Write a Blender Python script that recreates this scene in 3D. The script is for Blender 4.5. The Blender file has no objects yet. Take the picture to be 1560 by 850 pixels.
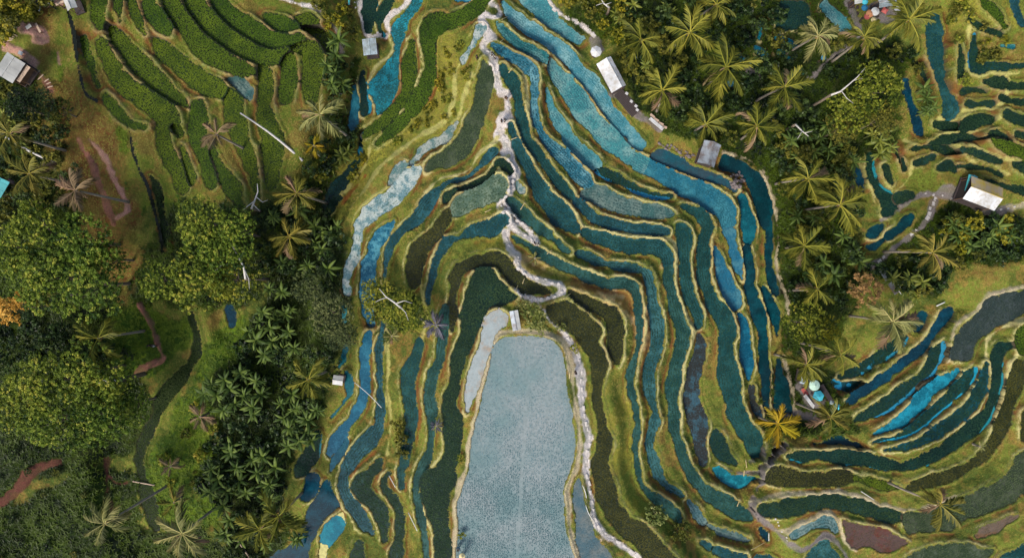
import bpy, math, random
import numpy as np
random.seed(7); RNG = np.random.default_rng(7)
R = math.radians
scene = bpy.context.scene
COL = scene.collection

# ------------------------------------------------------------------ camera, sky, sun, exposure
CAM_H, FPX = 100.0, 1054.0            # drone height above datum, focal length in photo pixels
cam_d = bpy.data.cameras.new('camera'); cam = bpy.data.objects.new('camera', cam_d); COL.objects.link(cam)
cam.location = (0, 0, CAM_H); cam.rotation_euler = (0, 0, 0)
cam_d.sensor_width = 36.0; cam_d.lens = 36.0 * FPX / 1560.0
cam_d.clip_start = 0.5; cam_d.clip_end = 2000
scene.camera = cam
SUN_EL, SUN_AZ = 47.0, 214.0          # elevation, compass bearing the light comes from
world = bpy.data.worlds.new('World'); scene.world = world; world.use_nodes = True
wn = world.node_tree.nodes; bg = wn['Background']
sky = wn.new('ShaderNodeTexSky'); sky.sky_type = 'NISHITA'; sky.sun_disc = False
sky.sun_elevation = R(SUN_EL); sky.sun_rotation = R(SUN_AZ)
sky.air_density = 1.0; sky.dust_density = 3.0; sky.ozone_density = 1.0
world.node_tree.links.new(sky.outputs[0], bg.inputs[0]); bg.inputs[1].default_value = 0.125
sun_d = bpy.data.lights.new('sun', 'SUN'); sun_d.energy = 2.5; sun_d.angle = R(18); sun_d.color = (1.0, 0.95, 0.87)
sun = bpy.data.objects.new('sun', sun_d); COL.objects.link(sun)
sun.rotation_euler = (R(90 - SUN_EL), 0, R(180 - SUN_AZ))
scene.view_settings.view_transform = 'Standard'; scene.view_settings.look = 'None'
scene.view_settings.exposure = 0.44; scene.view_settings.gamma = 1.0
scene.view_settings.use_curve_mapping = False
scene.render.engine = 'CYCLES'

# ------------------------------------------------------------------ helpers
def W(u, v, z=0.0):
    k = (CAM_H - z) / FPX
    return ((u - 780.0) * k, (425.0 - v) * k)
def srgb(r, g, b):
    f = lambda c: (c/255/12.92 if c/255 <= 0.04045 else ((c/255+0.055)/1.055)**2.4)
    return (f(r), f(g), f(b))
def mesh_np(name, verts, faces, smooth=False, attrs=None):
    """verts (N,3), faces (M,k) numpy; attrs {name: (N,) float or (N,4) colour}"""
    me = bpy.data.meshes.new(name)
    verts = np.asarray(verts, dtype=np.float32); faces = np.asarray(faces, dtype=np.int32)
    n, (m, k) = len(verts), faces.shape
    me.vertices.add(n); me.vertices.foreach_set('co', verts.ravel())
    me.loops.add(m*k); me.loops.foreach_set('vertex_index', faces.ravel())
    me.polygons.add(m); me.polygons.foreach_set('loop_start', np.arange(0, m*k, k, dtype=np.int32))
    me.polygons.foreach_set('loop_total', np.full(m, k, dtype=np.int32))
    if smooth: me.polygons.foreach_set('use_smooth', np.ones(m, dtype=bool))
    for an, a in (attrs or {}).items():
        a = np.asarray(a, dtype=np.float32)
        if a.ndim == 1:
            at = me.attributes.new(an, 'FLOAT', 'POINT'); at.data.foreach_set('value', a)
        else:
            at = me.attributes.new(an, 'FLOAT_COLOR', 'POINT'); at.data.foreach_set('color', a.ravel())
    me.update(); me.validate()
    return me
class MB:
    """collects shapes for one mesh"""
    def __init__(s): s.v = []; s.f = []; s.t = []
    def add(s, vs, fs, tint=0.5):
        o = len(s.v); s.v += [tuple(p) for p in vs]; s.f += [tuple(i+o for i in f) for f in fs]
        s.t += [tint]*len(vs)
    def box(s, cx, cy, cz, sx, sy, sz, rz=0.0, tint=0.5):
        c, n = math.cos(rz), math.sin(rz); vs = []
        for dz in (-.5, .5):
            for dx, dy in ((-.5,-.5), (.5,-.5), (.5,.5), (-.5,.5)):
                x, y = dx*sx, dy*sy
                vs.append((cx+x*c-y*n, cy+x*n+y*c, cz+dz*sz))
        s.add(vs, [(3,2,1,0),(4,5,6,7),(0,1,5,4),(1,2,6,5),(2,3,7,6),(3,0,4,7)], tint)
    def tube(s, pts, rads, n=7, tint=0.5, cap=True):
        """tapered tube along a polyline"""
        P = [np.array(p, float) for p in pts]; rings = []; o = len(s.v)
        for i, p in enumerate(P):
            d = P[min(i+1, len(P)-1)] - P[max(i-1, 0)]; d = d/(np.linalg.norm(d)+1e-9)
            a = np.cross(d, (0,0,1.0)) if abs(d[2]) < .95 else np.cross(d, (1.0,0,0)); a /= np.linalg.norm(a)
            b = np.cross(d, a)
            for k in range(n):
                t = 2*math.pi*k/n
                s.v.append(tuple(p + rads[i]*(math.cos(t)*a + math.sin(t)*b))); s.t.append(tint)
        for i in range(len(P)-1):
            for k in range(n):
                k2 = (k+1) % n
                s.f.append((o+i*n+k, o+i*n+k2, o+(i+1)*n+k2, o+(i+1)*n+k))
        if cap:
            s.f.append(tuple(o+k for k in reversed(range(n)))); e = o+(len(P)-1)*n
            s.f.append(tuple(e+k for k in range(n)))
    def lathe(s, prof, n=12, tint=0.5, ox=0, oy=0):
        o = len(s.v)
        for r, z in prof:
            for k in range(n):
                t = 2*math.pi*k/n; s.v.append((ox+r*math.cos(t), oy+r*math.sin(t), z)); s.t.append(tint)
        for i in range(len(prof)-1):
            for k in range(n):
                k2 = (k+1) % n; s.f.append((o+i*n+k, o+i*n+k2, o+(i+1)*n+k2, o+(i+1)*n+k))
        s.f.append(tuple(o+(len(prof)-1)*n+k for k in range(n)))
    def mesh(s, name, mat, smooth=False):
        me = bpy.data.meshes.new(name); me.from_pydata(s.v, [], s.f)
        if smooth: me.polygons.foreach_set('use_smooth', [True]*len(me.polygons))
        at = me.attributes.new('tint', 'FLOAT', 'POINT'); at.data.foreach_set('value', s.t)
        me.materials.append(mat); me.update(); return me
def ob(name, me, parent=None, loc=None, rot=None, scl=None):
    o = bpy.data.objects.new(name, me); COL.objects.link(o)
    if parent is not None: o.parent = parent
    if loc is not None: o.location = loc
    if rot is not None: o.rotation_euler = rot
    if scl is not None: o.scale = scl if hasattr(scl, '__len__') else (scl,)*3
    return o
def tag(o, label, cat, group=None):
    o['label'] = label; o['category'] = cat
    if group: o['group'] = group
    return o
def empty(name, loc, rz=0.0):
    o = ob(name, None, None, loc, (0, 0, rz)); o.empty_display_size = .3; return o

# ------------------------------------------------------------------ materials
def newmat(name):
    m = bpy.data.materials.new(name); m.use_nodes = True
    nt = m.node_tree; return m, nt, nt.nodes['Principled BSDF']
def nd(nt, typ, **kw):
    n = nt.nodes.new(typ)
    for k, v in kw.items():
        if k in ('noise_dimensions','operation','blend_type','data_type','attribute_name','feature'): setattr(n, k, v)
        else: n.inputs[k].default_value = v
    return n
def rgb4(c): return (c[0], c[1], c[2], 1.0)
def mix(nt, fac, a, b, mode='MIX'):
    n = nt.nodes.new('ShaderNodeMix'); n.data_type = 'RGBA'; n.blend_type = mode
    for i, x in ((0, fac), (6, a), (7, b)):
        if hasattr(x, 'is_output'): nt.links.new(x, n.inputs[i])
        elif i == 0: n.inputs[0].default_value = x
        else: n.inputs[i].default_value = rgb4(x)
    return n.outputs[2]
def ramp(nt, x, lo, hi, a=0.0, b=1.0):
    n = nt.nodes.new('ShaderNodeMapRange'); n.interpolation_type = 'SMOOTHSTEP'
    nt.links.new(x, n.inputs[0])
    for i, q in zip((1,2,3,4), (lo,hi,a,b)): n.inputs[i].default_value = q
    return n.outputs[0]
def noise(nt, scale, detail=3.0, rough=.55, coord=None, world=True):
    n = nd(nt, 'ShaderNodeTexNoise', Scale=scale, Detail=detail, Roughness=rough)
    if coord is None:
        g = nt.nodes.new('ShaderNodeNewGeometry') if world else nt.nodes.new('ShaderNodeTexCoord')
        coord = g.outputs['Position'] if world else g.outputs['Object']
    nt.links.new(coord, n.inputs['Vector']); return n.outputs['Fac']
def bump(nt, bs, h, strength, dist):
    b = nd(nt, 'ShaderNodeBump', Strength=strength, Distance=dist)
    nt.links.new(h, b.inputs['Height']); nt.links.new(b.outputs[0], bs.inputs['Normal'])
def attr(nt, name, out='Fac'):
    a = nt.nodes.new('ShaderNodeAttribute'); a.attribute_name = name; return a.outputs[out]

def mat_plain(name, c, rough=.8, var=.25, scale=6.0, c2=None, bmp=.3, bdist=.02, metal=0.0):
    m, nt, bs = newmat(name)
    n = noise(nt, scale, 5, .6, world=False)
    c2 = c2 or tuple(x*(1-var) for x in c)
    col = mix(nt, ramp(nt, n, .35, .68), c, c2)
    hv = nd(nt, 'ShaderNodeHueSaturation'); nt.links.new(col, hv.inputs['Color'])
    nt.links.new(ramp(nt, attr(nt, 'tint'), 0, 1, .72, 1.28), hv.inputs['Value'])
    nt.links.new(hv.outputs[0], bs.inputs['Base Color']); bs.inputs['Roughness'].default_value = rough
    bs.inputs['Metallic'].default_value = metal
    if bmp: bump(nt, bs, noise(nt, scale*3, 4, .6, world=False), bmp, bdist)
    return m
def mat_leaf(name, dark, light, rough=.5, trans=.25, rnd=.35, yellow=None):
    """foliage: tint attribute (0 dark .. 1 light) plus a little variation per object"""
    m, nt, bs = newmat(name)
    t = attr(nt, 'tint')
    col = mix(nt, t, dark, light)
    if yellow:
        col = mix(nt, ramp(nt, t, .75, 1.0), col, yellow)
    oi = nt.nodes.new('ShaderNodeObjectInfo')
    hsv = nd(nt, 'ShaderNodeHueSaturation')
    nt.links.new(ramp(nt, oi.outputs['Random'], 0, 1, 1-rnd, 1+rnd), hsv.inputs['Value'])
    nt.links.new(ramp(nt, oi.outputs['Random'], 0, 1, .515, .485), hsv.inputs['Hue'])
    nt.links.new(col, hsv.inputs['Color'])
    nt.links.new(hsv.outputs[0], bs.inputs['Base Color']); bs.inputs['Roughness'].default_value = rough
    bs.inputs['Specular IOR Level'].default_value = .18
    if trans:
        tr = nt.nodes.new('ShaderNodeBsdfTranslucent'); nt.links.new(hsv.outputs[0], tr.inputs[0])
        ms = nt.nodes.new('ShaderNodeMixShader'); ms.inputs[0].default_value = trans
        out = nt.nodes['Material Output']
        nt.links.new(bs.outputs[0], ms.inputs[1]); nt.links.new(tr.outputs[0], ms.inputs[2])
        nt.links.new(ms.outputs[0], out.inputs[0])
    return m
def mat_water(name, c1, c2, lo=.42, hi=.62, scale=.55, c3=None, rough=.12, ripple=.05, glint=.6, sky_refl_c=None):
    """paddy water over mud: c1 clear/deep, c2 shallow or silty patches, c3 scum flecks, plus painted glints and bank-foot sky reflection"""
    m, nt, bs = newmat(name)
    q = lambda c: (c[0]*1.02, c[1]*.92, c[2]*.74)
    c1, c2 = q(c1), q(c2); c3 = q(c3) if c3 else None; sky_refl_c = q(sky_refl_c) if sky_refl_c else None
    n1 = noise(nt, scale, 5, .62); n2 = noise(nt, 5.0, 3, .6)
    col = mix(nt, ramp(nt, n1, lo, hi), c1, c2)
    if c3: col = mix(nt, ramp(nt, n2, .55, .68), col, c3)
    col = mix(nt, ramp(nt, noise(nt, 2.2, 4, .6), .35, .7, 0, .35), col, tuple(x*.55 for x in c1))
    col = mix(nt, ramp(nt, noise(nt, 6.5, 4, .75), .52, .68, 0, glint), col, tuple(min(1, x*1.5+.02) for x in c2))  # pale specks: sky glints painted into the water colour
    col = mix(nt, ramp(nt, noise(nt, 4.3, 4, .8), .54, .68, 0, .6), col, tuple(x*.45 for x in c1))
    if sky_refl_c: col = mix(nt, ramp(nt, attr(nt, 'open'), .35, .65), col, mix(nt, ramp(nt, n2, .4, .7), sky_refl_c, tuple(min(1, x*1.35+.02) for x in sky_refl_c)))  # sky reflection along the uphill edge, painted into the base colour
    oi = nt.nodes.new('ShaderNodeObjectInfo'); hv = nd(nt, 'ShaderNodeHueSaturation')      # no two terraces hold quite the same water
    nt.links.new(ramp(nt, oi.outputs['Random'], 0, 1, .465, .51), hv.inputs['Hue']); nt.links.new(ramp(nt, oi.outputs['Random'], .2, 1, .8, 1.12), hv.inputs['Value'])
    nt.links.new(col, hv.inputs['Color']); nt.links.new(hv.outputs[0], bs.inputs['Base Color'])
    bs.inputs['Roughness'].default_value = rough; bs.inputs['IOR'].default_value = 1.33
    bump(nt, bs, noise(nt, 6, 3, .5), ripple, .05)
    return m
# ------------------------------------------------------------------ survey of the terraces
# "kind level  x,y,width  x,y,width ..." : a terrace as a bent ribbon; "@kind level x,y x,y ..." : a closed outline
PADDIES = """
@pale 6.0 751,535 755,523 766,514 784,511 806,511 828,514 845,521 855,534 860,552 864,580 869,610 874,640 877,670 874,700 867,722 858,745 860,770 862,800 868,830 875,852 880,885 694,885 695,850 697,825 698,800 697,772 705,745 712,715 717,690 720,665 724,640 730,620 737,590 745,560
mud 5.7 758,487,26 747,503,18 736,535,15 725,570,17 718,598,13 712,625,7
@slate 5.7 874,738 884,726 891,755 898,788 909,814 922,832 935,850 940,885 893,885 886,850 877,820 875,780
@olive 5.0 829,468 845,458 864,457 880,468 897,480 914,497 918,506 913,520 919,535 927,553 921,570 918,590 919,610 924,635 931,660 932,677 929,705 935,732 943,760 960,782 992,807 1017,832 1033,852 1050,885 1000,885 973,838 952,822 935,806 916,775 906,752 902,725 902,700 907,677 908,650 902,616 900,586 900,556 890,533 873,512 852,500 838,490
@ricedark 5.0 717,428 724,412 739,408 752,411 761,426 781,443 789,452 772,465 749,469 735,481 731,499 721,526 707,556 701,586 698,611 706,640 701,677 697,712 686,757 684,777 687,807 687,885 664,885 660,820 653,792 643,762 639,737 643,722 663,710 677,680 677,640 676,601 685,576 688,546 698,514 703,486 705,459 711,436
olive 4.3 689,502,4 690,470,10 692,440,12 697,412,14 712,403,14 737,397,14 758,396,17 773,409,20 788,425,22 806,437,20 828,443,10 838,445,5
tealgrid 4.0 681,470,10 677,495,12 673,520,13 668,550,13 660,575,16 654,600,16 657,625,12 656,645,8 657,668,7 650,698,11 641,715,8 635,735,7 638,765,7 644,795,9 648,830,11 650,880,10
teal 3.9 764,336,18 750,346,21 730,348,19 710,358,11 695,364,7 682,370,10 672,382,10 665,397,8 658,420,7 654,445,6 653,462,5
olive 3.4 682,324,12 675,340,12 665,354,13 646,373,24 634,395,24 631,420,24 629,436,8
@ricegrid 3.5 687,320 688,308 702,294 732,287 749,272 761,266 770,273 772,291 759,305 729,316 704,328 691,328
ricedark 3.0 692,290,7 683,298,12 679,307,8
ricedark 3.0 758,249,6 768,252,10 777,262,7
ricedark 2.7 756,256,4 740,271,6 722,282,7 706,288,7 696,289,4
teal 2.3 752,230,9 742,243,12 732,254,8 715,268,5 697,275,7 680,279,8 667,291,12 655,305,16 645,320,16 633,337,14 618,346,10 605,358,10 594,378,8 588,400,7 586,430,7
greygreen 1.9 736,94,8 740,115,20 737,140,20 732,165,22 722,190,27 711,212,27 700,230,30 683,241,24 665,248,16 650,258,9
whiteblue 1.4 640,259,10 628,268,18 615,282,24 600,300,25 580,315,25 560,330,22 546,345,15 545,365,11 543,385,11 535,405,11 528,425,10 530,445,7
bluespeck 1.8 600,338,6 586,354,17 573,370,17 568,388,19 562,405,22 562,430,22 560,455,18 562,478,14 566,495,10
river 0.9 563,505,8 558,528,12 555,560,13 557,590,14 550,615,14 538,635,11 528,648,12 518,663,14 509,678,12 501,690,7
teal 1.5 584,492,5 578,530,7 578,560,7 579,600,7 579,640,12 572,660,19 555,680,21 535,705,15 524,722,12 524,745,13 533,765,17 546,782,22 558,799,18 567,811,7
river 0.5 527,528,5 521,548,8 517,558,4
river 0.4 529,567,8 531,585,9 532,600,7 522,616,6 512,628,5 506,636,3
bluespeck 0.7 525,468,4 523,492,4
darkteal 0.3 485,660,6 478,685,17 465,705,19 454,721,5
river 0.7 527,672,6 518,688,7 511,702,7 505,717,5
deep 0.1 478,729,16 472,745,18 465,755,16
@deep 0.0 493,731 503,731 512,748 522,768 507,779 487,801 477,825 473,850 473,885 396,885 413,846 440,830 457,812 463,795 466,778 475,766 487,752
@algae 0.3 523,777 527,790 525,800 510,821 500,835 497,852 496,885 482,885 483,850 487,822 495,800 508,786
ricedark 1.2 549,826,8 546,842,18 545,885,22
ricedark 1.9 578,701,6 572,712,13 556,728,24 551,742,27 563,757,24 577,772,24 583,790,22 586,806,14 587,821,9
ricedark 2.3 592,722,5 585,735,12 590,748,13 600,760,11 608,780,10 609,800,11 606,825,13 603,850,15 603,885,15
teal 3.0 640,520,8 634,540,14 624,565,19 622,590,19 626,615,15 627,640,15 623,665,15 618,690,13 613,715,9 611,740,5
@brightrice -1.2 648,-12 640,10 625,30 618,50 611,75 608,100 609,125 601,150 589,166 577,178 574,172 573,158 564,142 564,126 569,116 586,98 599,82 601,70 596,52 595,41 607,27 625,7 632,-12
darkteal -1.7 602,-8,11 588,10,11 579,25,8 579,45,6 585,54,5
darkteal -2.0 566,-8,15 563,20,15 563,45,9
darkteal -1.8 553,112,8 551,130,10 556,150,8 558,165,11 553,174,6
river -2.5 541,132,7 541,150,10 540,170,12 538,190,12 535,200,5
darkteal -2.7 556,205,6 551,222,6 546,245,8 535,262,10 518,280,12 505,293,10 498,299,4
ricedark -2.6 516,303,6 504,309,16 500,320,10
green -0.7 628,66,8 624,90,15 624,115,17 622,135,13 612,155,11 600,172,13 585,188,15 570,198,13 557,207,8
green 0.1 745,-10,12 728,10,15 708,25,17 688,32,19 666,36,29 654,52,24 654,75,15 656,100,13 653,120,17 643,142,19 630,165,17 618,180,15 603,195,13 588,208,11 576,218,8
bluespeck -0.3 700,-6,12 712,-1,8
whiteblue 1.0 697,187,4 690,198,8 680,210,10 662,219,10 648,225,8 636,240,6 627,250,5
whiteblue 1.2 617,250,5 608,258,11 600,272,11 597,281,6
whiteblue 0.7 732,45,12 727,57,8 718,72,6 710,85,8 706,94,9
@lightblue -3.8 783,-12 792,2 810,22 838,47 862,61 881,71 889,66 894,58 881,48 857,29 837,6 829,-12
lightblue -3.2 768,7,7 778,22,17 797,38,21 820,53,21 845,70,22 867,88,19 882,107,19 900,125,21 915,148,19 928,170,19 945,190,21 958,208,23 972,221,19
lightblue -2.8 839,93,8 846,110,18 862,130,24 878,152,28 895,175,28 915,198,28 935,217,30 955,235,23 968,244,22 980,252,20
midblue -2.82 990,257,22 1005,264,23 1030,277,25 1055,291,30 1080,303,34 1100,316,32 1108,329,24 1108,337,20
lightblue -2.2 834,136,5 838,155,10 845,175,15 857,195,19 868,212,19 885,230,21 902,245,22 911,251,12
darkteal -2.2 913,262,9 925,265,15 940,272,16 958,283,12 980,295,9 1000,300,7 1022,299,5
teal -2.0 1041,313,6 1055,320,15 1070,332,17 1078,346,15 1073,370,17 1070,395,17 1072,425,17 1078,442,19 1086,462,20 1098,480,23 1108,500,22 1106,525,22 1106,550,23 1112,580,32 1116,605,27 1124,630,24 1133,650,25 1145,665,29 1149,680,22 1148,690,15
bluegrid -1.3 752,69,7 764,77,12 779,86,13 795,94,17 808,105,19 814,120,10 815,145,8 815,170,7 820,192,8 830,210,13 845,228,18 862,245,20 878,262,22 889,273,20 895,279,11
bluegrid -1.9 757,34,6 766,46,11 780,60,13 795,72,15 812,80,18 825,87,14 830,91,7
greyblue -1.4 891,296,11 905,295,22 925,302,26 945,311,24 970,317,22 995,322,18 1015,325,14 1024,326,7
teal -1.2 1035,344,11 1041,355,22 1043,375,17 1043,400,14 1043,425,15 1050,450,17 1060,475,15 1066,492,10
darkmud -1.4 1067,515,9 1067,530,13 1061,555,17 1056,580,20 1054,605,24 1060,630,24 1064,650,24 1064,670,18 1068,692,13 1071,706,7
darkteal -1.6 1091,658,6 1092,668,15 1097,682,20 1108,696,15 1120,706,8
bright -1.5 1087,713,5 1098,720,12 1113,730,17 1127,734,17 1140,729,8 1152,728,6
teal -0.8 765,101,6 770,112,13 780,125,18 788,142,10 791,165,10 796,190,11 804,212,12 815,228,14 828,245,15 841,263,15 853,280,17 864,293,15 870,299,8
teal -0.9 878,307,8 890,319,11 908,333,11 930,341,11 950,346,11 975,349,11 1000,351,10 1016,352,7
teal -0.5 891,355,11 905,360,15 922,366,17 940,371,20 965,376,20 990,377,20 1007,382,22 1015,392,17 1016,398,14
tealgrid -0.6 1019,407,11 1019,426,12 1024,452,11 1032,482,15 1039,508,18 1038,530,18 1030,553,15 1026,580,18 1023,603,15 1027,632,13 1028,655,13 1037,680,12 1045,708,12 1058,730,13 1075,748,20 1095,762,26 1118,775,26 1136,785,17 1144,788,7
teal -0.3 778,191,4 782,205,7 788,222,10 797,240,13 808,260,15 820,282,21 833,302,26 848,320,30 863,337,28 875,349,16
tealgrid 0.1 881,386,7 895,391,10 915,399,10 936,405,10 958,408,11 978,412,13 987,425,12 995,465,15 1001,498,17 1000,528,17 991,560,17 988,590,13 993,612,10 999,628,7 997,641,12 993,656,9 990,675,10 995,700,13 1003,722,15 1015,738,10 1030,748,8 1039,755,6
greyblue -0.2 1050,764,8 1058,775,15 1066,788,15 1071,795,8
greyblue 0.0 1081,801,4 1095,808,8 1115,815,10 1135,821,8 1142,822,5
tealgrid 0.7 778,306,8 790,318,13 806,334,15 822,348,13 838,360,11 854,373,10 867,383,7
whiteblue 0.5 788,279,5 794,289,7
tealgrid 1.1 781,360,5 792,367,8 806,374,8 820,384,12 838,395,13 855,404,11 875,414,11 900,424,12 925,430,12 950,431,11 966,438,12 971,455,10 972,480,9 974,505,8 972,528,6 966,550,7 960,575,8 962,600,8 970,625,7 971,650,6 967,680,6 970,705,7 976,735,6 983,746,7 996,757,9 1010,767,13 1025,780,14 1034,791,8
teal 0.9 1064,821,4 1072,828,11 1079,833,6
teal 0.9 1092,838,9 1112,844,11 1135,848,9
teal 1.0 1147,849,10 1165,852,11 1180,855,8
olive 4.3 868,444,4 880,453,11 900,464,15 920,473,17 935,484,24 938,505,24 938,525,22 939,540,17 940,551,7
deep -2.0 1405,480,11 1400,492,15 1397,500,9
deep -1.2 1446,474,9 1438,483,17 1428,497,13 1415,515,10 1403,531,10 1388,545,10 1370,556,13 1355,568,11 1340,580,10 1322,592,10 1305,603,10 1292,611,8
darkteal -1.9 1377,516,6 1365,525,13 1350,538,15 1338,547,11
darkteal -2.2 1327,552,8 1315,560,11 1300,567,10 1279,573,6
deepbright -2.6 1270,582,6 1283,589,10 1297,586,7 1309,582,4
darkteal -0.5 1438,521,7 1432,535,17 1422,550,15 1408,573,15 1390,588,17 1370,603,17 1348,618,17 1325,630,15 1309,636,9 1303,640,5
@slategreen 0.5 1499,460 1511,452 1540,445 1600,432 1600,470 1560,480 1536,490 1507,507 1490,520 1482,543 1468,549 1447,549 1450,521 1462,495 1490,475
bright 0.2 1457,566,7 1448,573,10 1432,584,11 1412,596,15 1402,610,20 1390,625,16 1375,640,14 1355,650,11 1335,658,7 1329,660,4
deepbright 0.7 1485,564,7 1476,574,15 1462,590,13 1448,604,13 1436,616,13 1418,630,11 1403,643,11 1387,656,10 1365,666,8 1340,671,5 1327,674,3
deepbright 1.2 1503,555,5 1500,570,9 1494,592,13 1484,612,15 1470,625,13 1452,640,16 1432,655,13 1412,667,11 1392,676,9 1370,682,7 1347,685,5
darkteal 1.8 1539,525,10 1525,531,20 1518,548,17 1518,575,13 1514,605,13 1500,635,15 1478,655,20 1452,675,20 1425,692,17 1395,705,13 1370,709,11 1345,705,13 1315,698,15 1285,696,17 1250,693,11 1225,695,13 1208,695,10 1201,695,5
deep 0.4 1240,676,5 1255,674,6 1275,669,10 1295,674,8 1311,680,5
green 1.4 1590,500,22 1570,505,20 1556,516,18 1556,534,9
olive 2.5 1552,556,17 1549,580,22 1540,605,18 1530,630,17 1524,655,22 1512,675,17 1495,693,13 1475,709,13 1450,721,15 1420,731,17 1395,739,17 1382,741,9
olive 2.6 1171,732,7 1183,723,25 1200,726,25 1225,730,17 1250,729,19 1272,728,20 1289,727,15 1296,728,7
green 2.6 1304,727,6 1325,731,9 1345,738,9 1362,741,8 1369,742,6
ricedark 3.2 1157,773,7 1168,776,20 1190,774,22 1215,770,22 1240,765,17 1262,762,15 1285,766,18 1310,773,18 1335,781,17 1357,786,17 1368,786,11
@greygreen 3.5 1378,778 1412,775 1456,758 1499,739 1529,723 1541,708 1552,688 1600,680 1600,740 1560,754 1544,766 1506,781 1468,794 1448,806 1418,809 1389,811 1379,806
olive 3.2 1562,632,12 1562,667,13
@brownmud 4.0 1283,793 1289,792 1323,801 1352,806 1371,820 1385,826 1372,831 1362,839 1341,840 1323,834 1302,836 1290,822
@greygreen 4.3 1380,850 1394,838 1418,830 1474,828 1494,836 1513,837 1503,852 1500,885 1372,885
brownmud 3.9 1487,814,6 1500,808,11 1520,800,11 1540,790,9 1549,785,5
@teal 4.4 1516,853 1540,839 1562,823 1600,808 1600,885 1508,885
greyblue 3.8 1208,816,5 1218,811,9 1235,802,9 1255,794,10 1267,797,9 1274,807,5
@tealgrid 4.2 1235,834 1256,821 1269,832 1283,848 1295,885 1225,885 1229,850
deep 0.6 1159,804,6 1163,812,11 1168,819,6
deep -2.6 1171,682,4 1178,677,4
@deep -4.6 1099,242 1107,237 1136,247 1153,259 1165,279 1175,308 1179,338 1180,368 1176,398 1184,426 1187,446 1181,452 1172,442 1166,426 1163,388 1164,353 1153,333 1146,298 1136,276 1112,264 1096,258
deepblue -3.9 1129,303,8 1134,318,13 1138,340,19 1140,358,17 1139,366,11
deep -3.7 1137,379,8 1141,395,13 1143,415,15 1142,435,15 1149,460,17 1158,490,17 1163,515,13 1164,540,11 1165,570,11 1166,600,10 1165,621,7
deep -4.4 1163,440,9 1171,458,13 1179,480,13 1183,500,8 1183,513,4
@deep -4.3 1181,547 1190,547 1193,566 1202,587 1206,616 1203,629 1183,624 1178,611 1180,566
bluepatch -3.3 1108,350,14 1113,360,15 1117,378,13 1122,400,11 1128,418,8 1131,425,5
bluepatch -2.9 1089,378,6 1094,392,11 1099,410,15 1105,430,20 1113,447,22 1119,460,18 1119,468,8
deepblue -3.1 1127,481,9 1133,497,11 1135,520,15 1135,545,17 1139,565,11 1140,576,7
darkmud -3.0 1144,591,9 1147,610,11 1154,627,11 1158,635,6
purple -3.2 995,244,6 1005,240,18 1022,247,18 1045,257,15 1070,267,11 1092,274,8 1110,281,7 1119,289,6
teal -0.7 1424,26,8 1423,50,20 1425,75,24 1428,100,18 1434,125,9 1439,145,11 1446,160,20 1445,173,16
deep -1.5 1379,124,5 1380,140,11 1387,160,11 1394,180,11 1400,198,11 1404,207,6
darkteal 0.5 1484,54,5 1483,75,10 1482,95,11 1490,104,11 1510,100,10 1530,100,10 1548,102,8 1590,96,10
ricedark 0.3 1501,126,5 1515,127,11 1530,127,10
ricedark 0.3 1540,131,9 1560,131,11 1590,130,13
ricedark -0.3 1475,158,5 1488,158,8 1505,156,9 1513,156,6
ricedark -0.2 1465,195,6 1478,190,15 1495,184,16 1507,185,11
ricedark -0.9 1425,190,6 1440,192,11 1453,193,8
ricedark 0.4 1506,208,9 1518,207,16 1529,212,12
ricedark 0.6 1536,175,11 1550,182,15 1590,192,20
teal 1.2 1543,-8,11 1550,20,11 1557,37,8
bluespeck 0.8 1526,70,5 1541,72,5
darkteal -2.3 1325,236,8 1327,255,10 1332,275,11 1340,290,13 1350,303,20 1355,315,18 1349,324,11
ricedark -2.1 1368,303,14 1376,299,16 1386,298,12
deep -3.1 1305,259,6 1309,275,8 1313,289,6
ricedark -1.7 1348,255,11 1352,268,11 1359,279,6
ricedark -1.2 1374,243,5 1377,257,6
ricedark -0.7 1394,248,6 1408,245,12 1421,239,8
deep -2.5 1319,360,6 1330,355,15 1341,346,11
deep -2.3 1353,358,11 1370,348,11 1385,334,11 1389,329,6
deep -2.9 1321,376,6 1335,374,8 1344,367,5
green 1.2 1512,212,6 1525,218,14 1545,228,14 1590,245,16
ricedark 0.5 1468,228,8 1490,235,10 1515,245,10 1524,246,6
ricedark 0.0 1463,253,6 1480,255,8 1505,258,8 1524,267,6
ricedark 0.9 1546,251,9 1560,255,11 1590,263,12
green 3.6 152,-10,19 150,10,19 150,28,17 153,41,7
green 3.0 155,66,12 163,82,17 172,100,19 183,120,21 200,138,24 220,150,24 240,163,28 257,174,26 267,184,11
green 2.4 172,46,11 183,60,24 197,78,26 212,97,26 228,112,24 248,132,21 262,145,17 278,155,13 289,164,5
green 1.9 237,63,11 250,76,24 268,92,24 285,107,26 305,122,30 325,132,28 339,137,15 346,140,6
green 2.6 226,-10,17 229,10,19 238,28,22 250,42,20 258,52,8
green 2.0 256,-10,19 264,10,22 277,30,24 290,48,24 302,65,28 320,80,30 345,95,26 370,105,20 386,107,8
green 1.4 288,-10,21 300,12,26 318,32,30 338,52,28 362,68,30 388,80,30 411,87,22 429,80,11 440,74,5
green 0.8 330,-10,17 338,10,24 352,27,26 375,42,30 398,58,32 415,65,26 440,62,15 457,58,10 464,60,5
green 0.3 403,24,6 415,32,17 432,38,20 447,41,11 454,42,5
green 0.0 456,28,11 470,30,18 481,33,11
green -0.3 469,47,10 485,51,15 499,61,20 505,75,15 506,83,7
green 0.2 449,74,11 465,72,17 477,76,20 477,95,22 475,115,22 474,135,20 472,149,14
green 0.5 440,89,13 440,105,18 440,125,20 437,145,18 434,154,7
green 0.9 402,104,17 406,120,17 405,140,15 402,160,17 405,180,22 412,200,27 418,215,29 417,235,31 415,255,26 414,275,18 412,287,8
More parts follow.
